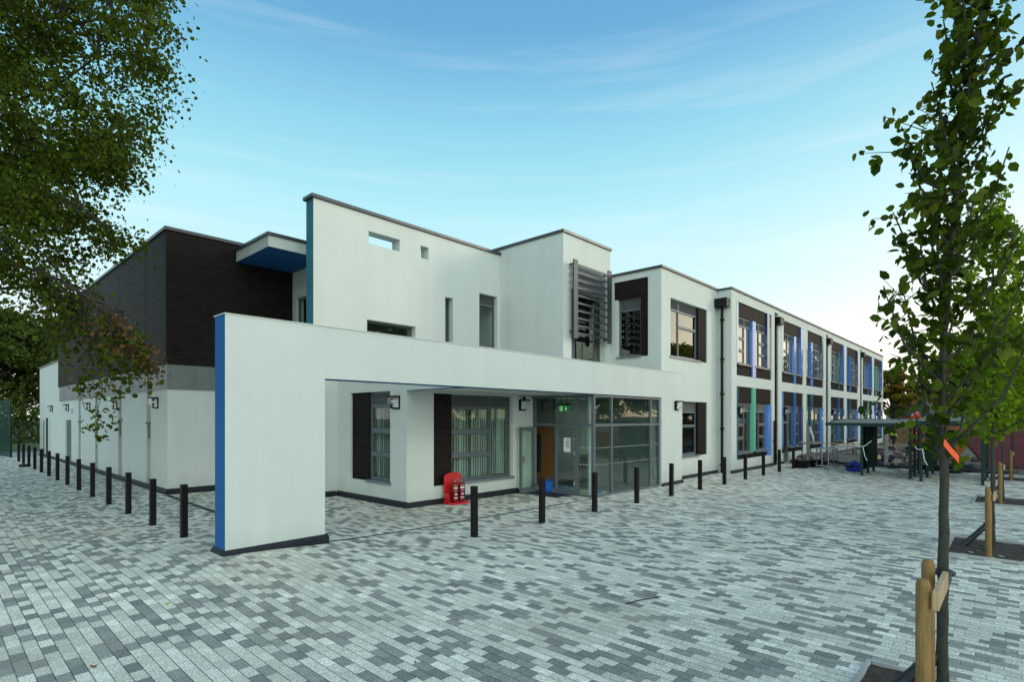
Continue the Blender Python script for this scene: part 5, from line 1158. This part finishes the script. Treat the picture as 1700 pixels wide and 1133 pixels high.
# houses beyond the site
TILE = mat('clay_tiles', (.22, .075, .045), .85, noise=.45, nscale=2.5, stretch=(1, 1, 5)); SLATE = mat('slate_tiles', (.055, .055, .058), .7, noise=.4, nscale=3, stretch=(1, 1, 5)); HB = mat('house_brick', (.25, .10, .06), .9, noise=.4, nscale=4); HW = mat('house_render', (.55, .53, .48), .9, noise=.15, nscale=2)
def house(x, y, rz, w_, dp, he, hr, wm, rm, label, chim=True, hip=1.5):
    r = thing('house', (x, y, 0), label, 'house', 'houses beyond the site', rz)
    b = MB(); b.box(-w_/2, w_/2, -dp/2, dp/2, -.1, he); b.build('wall', wm, r)
    e = .4; b = MB(); V = [(-w_/2-e, -dp/2-e, he), (w_/2+e, -dp/2-e, he), (w_/2+e, dp/2+e, he), (-w_/2-e, dp/2+e, he), (-w_/2+hip, 0, hr), (w_/2-hip, 0, hr)]
    b.add(V, [(0,1,5,4),(2,3,4,5),(0,4,3),(1,2,5),(3,2,1,0)]); rf = b.build('roof', rm, r)
    if chim: b = MB(); b.box(-w_/4-.35, -w_/4+.35, -.3, .3, hr-.8, hr+1.1); b.box(-w_/4-.42, -w_/4+.42, -.37, .37, hr+1.1, hr+1.2); b.build('chimney', HB, rf)
    for s in (-1, 1):
        for z0 in ([.9] if he < 3.5 else [.9, 3.4]):
            f = MB(); f.box(s*w_/4-.65, s*w_/4+.65, -dp/2-.03, -dp/2+.02, z0, z0+1.2); fo = f.build('window', WHITE, r); g_ = MB(); g_.box(s*w_/4-.57, s*w_/4-.04, -dp/2-.04, -dp/2-.031, z0+.08, z0+1.12); g_.box(s*w_/4+.04, s*w_/4+.57, -dp/2-.04, -dp/2-.031, z0+.08, z0+1.12); g_.build('pane', INTD, fo)
            f = MB(); f.box(-w_/2-.03, -w_/2+.02, s*dp/4-.65, s*dp/4+.65, z0, z0+1.2); fo = f.build('window', WHITE, r); g_ = MB(); g_.box(-w_/2-.04, -w_/2-.031, s*dp/4-.57, s*dp/4+.57, z0+.08, z0+1.12); g_.build('pane', INTD, fo)
    return r
house(*at(1562, 694, 90).xy, math.radians(-40), 12, 9, 3.4, 7.7, HW, TILE, 'house with a steep red-brown tiled roof beyond the timber fence', hip=3.0)
house(*at(1550, 694, 72).xy, math.radians(-44), 6.2, 5, 2.7, 4.9, HB, SLATE, 'low brick outbuilding with a dark slate roof in front of the red roof', chim=False, hip=2.0)
house(98, -14, math.radians(70), 12, 8, 4.8, 8.2, HB, TILE, 'brick house at the right, mostly hidden by the young trees')
house(110, 32, math.radians(80), 12, 8, 4.8, 8.2, HW, TILE, 'pale house behind the end of the classroom wing')
# ---- left side fences
MESHM = mat('fence_wire', (.006, .05, .035), .45)
def mesh_fence(p0, p1, hh, label, post_every=2.5, dense=.05, vis=.2, group=None):
    p0, p1 = Vector(p0), Vector(p1); d = p1-p0; L_ = d.length; r = thing('mesh_fence', p0, label, 'fence', group, math.atan2(d.y, d.x))
    b = MB(); k = 0
    while k*dense <= L_: b.beam((k*dense, 0, .05), (k*dense, 0, hh), .006); k += 1
    for j in range(int(hh/vis)+1): b.beam((0, .006, .06+j*vis), (L_, .006, .06+j*vis), .007)
    b.build('wire_mesh', MESHM, r)
    n = max(1, round(L_/post_every))
    for k in range(n+1): q = MB(); q.box(L_*k/n-.03, L_*k/n+.03, -.03, .03, 0, hh+.04); q.build('post', GREEN, r)
mesh_fence((3.55, 42.6, .1), (5.0, 42.6, .1), 2.1, 'thin green mesh panel closing the gap beside the low end of the hall', 1.4, .07, .2)
r = thing('fence_post', (4.88, 40.6, .1), 'tall dark green post standing close to the end wall of the hall', 'post'); b = MB(); b.box(-.04, .04, -.04, .04, 0, 2.25); b.build('post', GREEN, r); b = MB(); b.box(-.05, .05, -.05, .05, 2.25, 2.28); b.build('cap', GREEN, r)
mesh_fence((3.5, 42.5, .1), (2.4, 47.5, .1), 3.3, 'tall dark green mesh fence running back from the bollards', 1.6, .03, .12)
mesh_fence((2.35, 47.6, .1), (-9, 50, .1), 3.3, 'tall dark green mesh fence across the far left', 2.5, .04, .15)
r = thing('marker_post', (2.45, 42.9, .1), 'thin orange-topped timber marker post by the green fence', 'post'); b = MB(); b.box(-.035, .035, -.035, .035, 0, 1.35); b.build('post', POST, r); b = MB(); b.box(-.04, .04, -.04, .04, 1.1, 1.36); b.build('orange_band', ORA, r)
r = thing('signal_post', (2.35, 42.0, .1), 'short black post beside the orange-topped marker post', 'post'); b = MB(); b.box(-.07, .07, -.07, .07, 0, 1.15); b.build('post', BLACKM, r); b = MB(); b.box(-.08, .08, -.08, .08, 1.15, 1.18); b.build('cap', BLACKM, r)
# ---- fallen leaves on the paving near the camera
def fallen(px, py, c, label, s, rz):
    z = gh(0, 0); d = 908*(2.4-.12)/(py-694); p = at(px, py, d); z = gh(p.x, p.y)
    b = MB(); b.add([(0, 0, .006), (s*.35, s*.3, .018), (s*.8, s*.2, .012), (s, 0, .02), (s*.8, -s*.25, .010), (s*.35, -s*.3, .016), (s*.5, 0, .007), (s*.5, 0, .003)], [(0, 6, 1), (1, 6, 2), (2, 6, 3), (0, 5, 6), (5, 4, 6), (4, 3, 6), (0, 1, 7), (1, 2, 7), (2, 3, 7), (0, 7, 5), (5, 7, 4), (4, 7, 3)])
    o = b.build('fallen_leaf', c, None, loc=(p.x, p.y, z+.002)); o.rotation_euler = (0, 0, rz); tag(o, label, 'leaf')
YL = mat('yellow_leaf', (.45, .36, .03), .6); BLF = mat('brown_leaf', (.28, .10, .05), .7)
fallen(274, 1013, YL, 'small yellow leaf fallen on the paving, lower left', .06, .4); fallen(160, 1112, BLF, 'curled brown leaf on the paving at the lower left corner', .075, 2.0)
fallen(690, 1103, BLF, 'tiny brown leaf on the paving, bottom centre', .04, 1.0)
b = MB(); b.tube([(0, 0, .01), (.25, .03, .012), (.52, .01, .01)], .007, 6); o = b.build('twig', BARK, None, loc=(5.9, 3.55, gh(5.9, 3.55))); o.rotation_euler = (0, 0, -.35); tag(o, 'thin dark twig lying on the paving in front of the second bollard', 'twig')
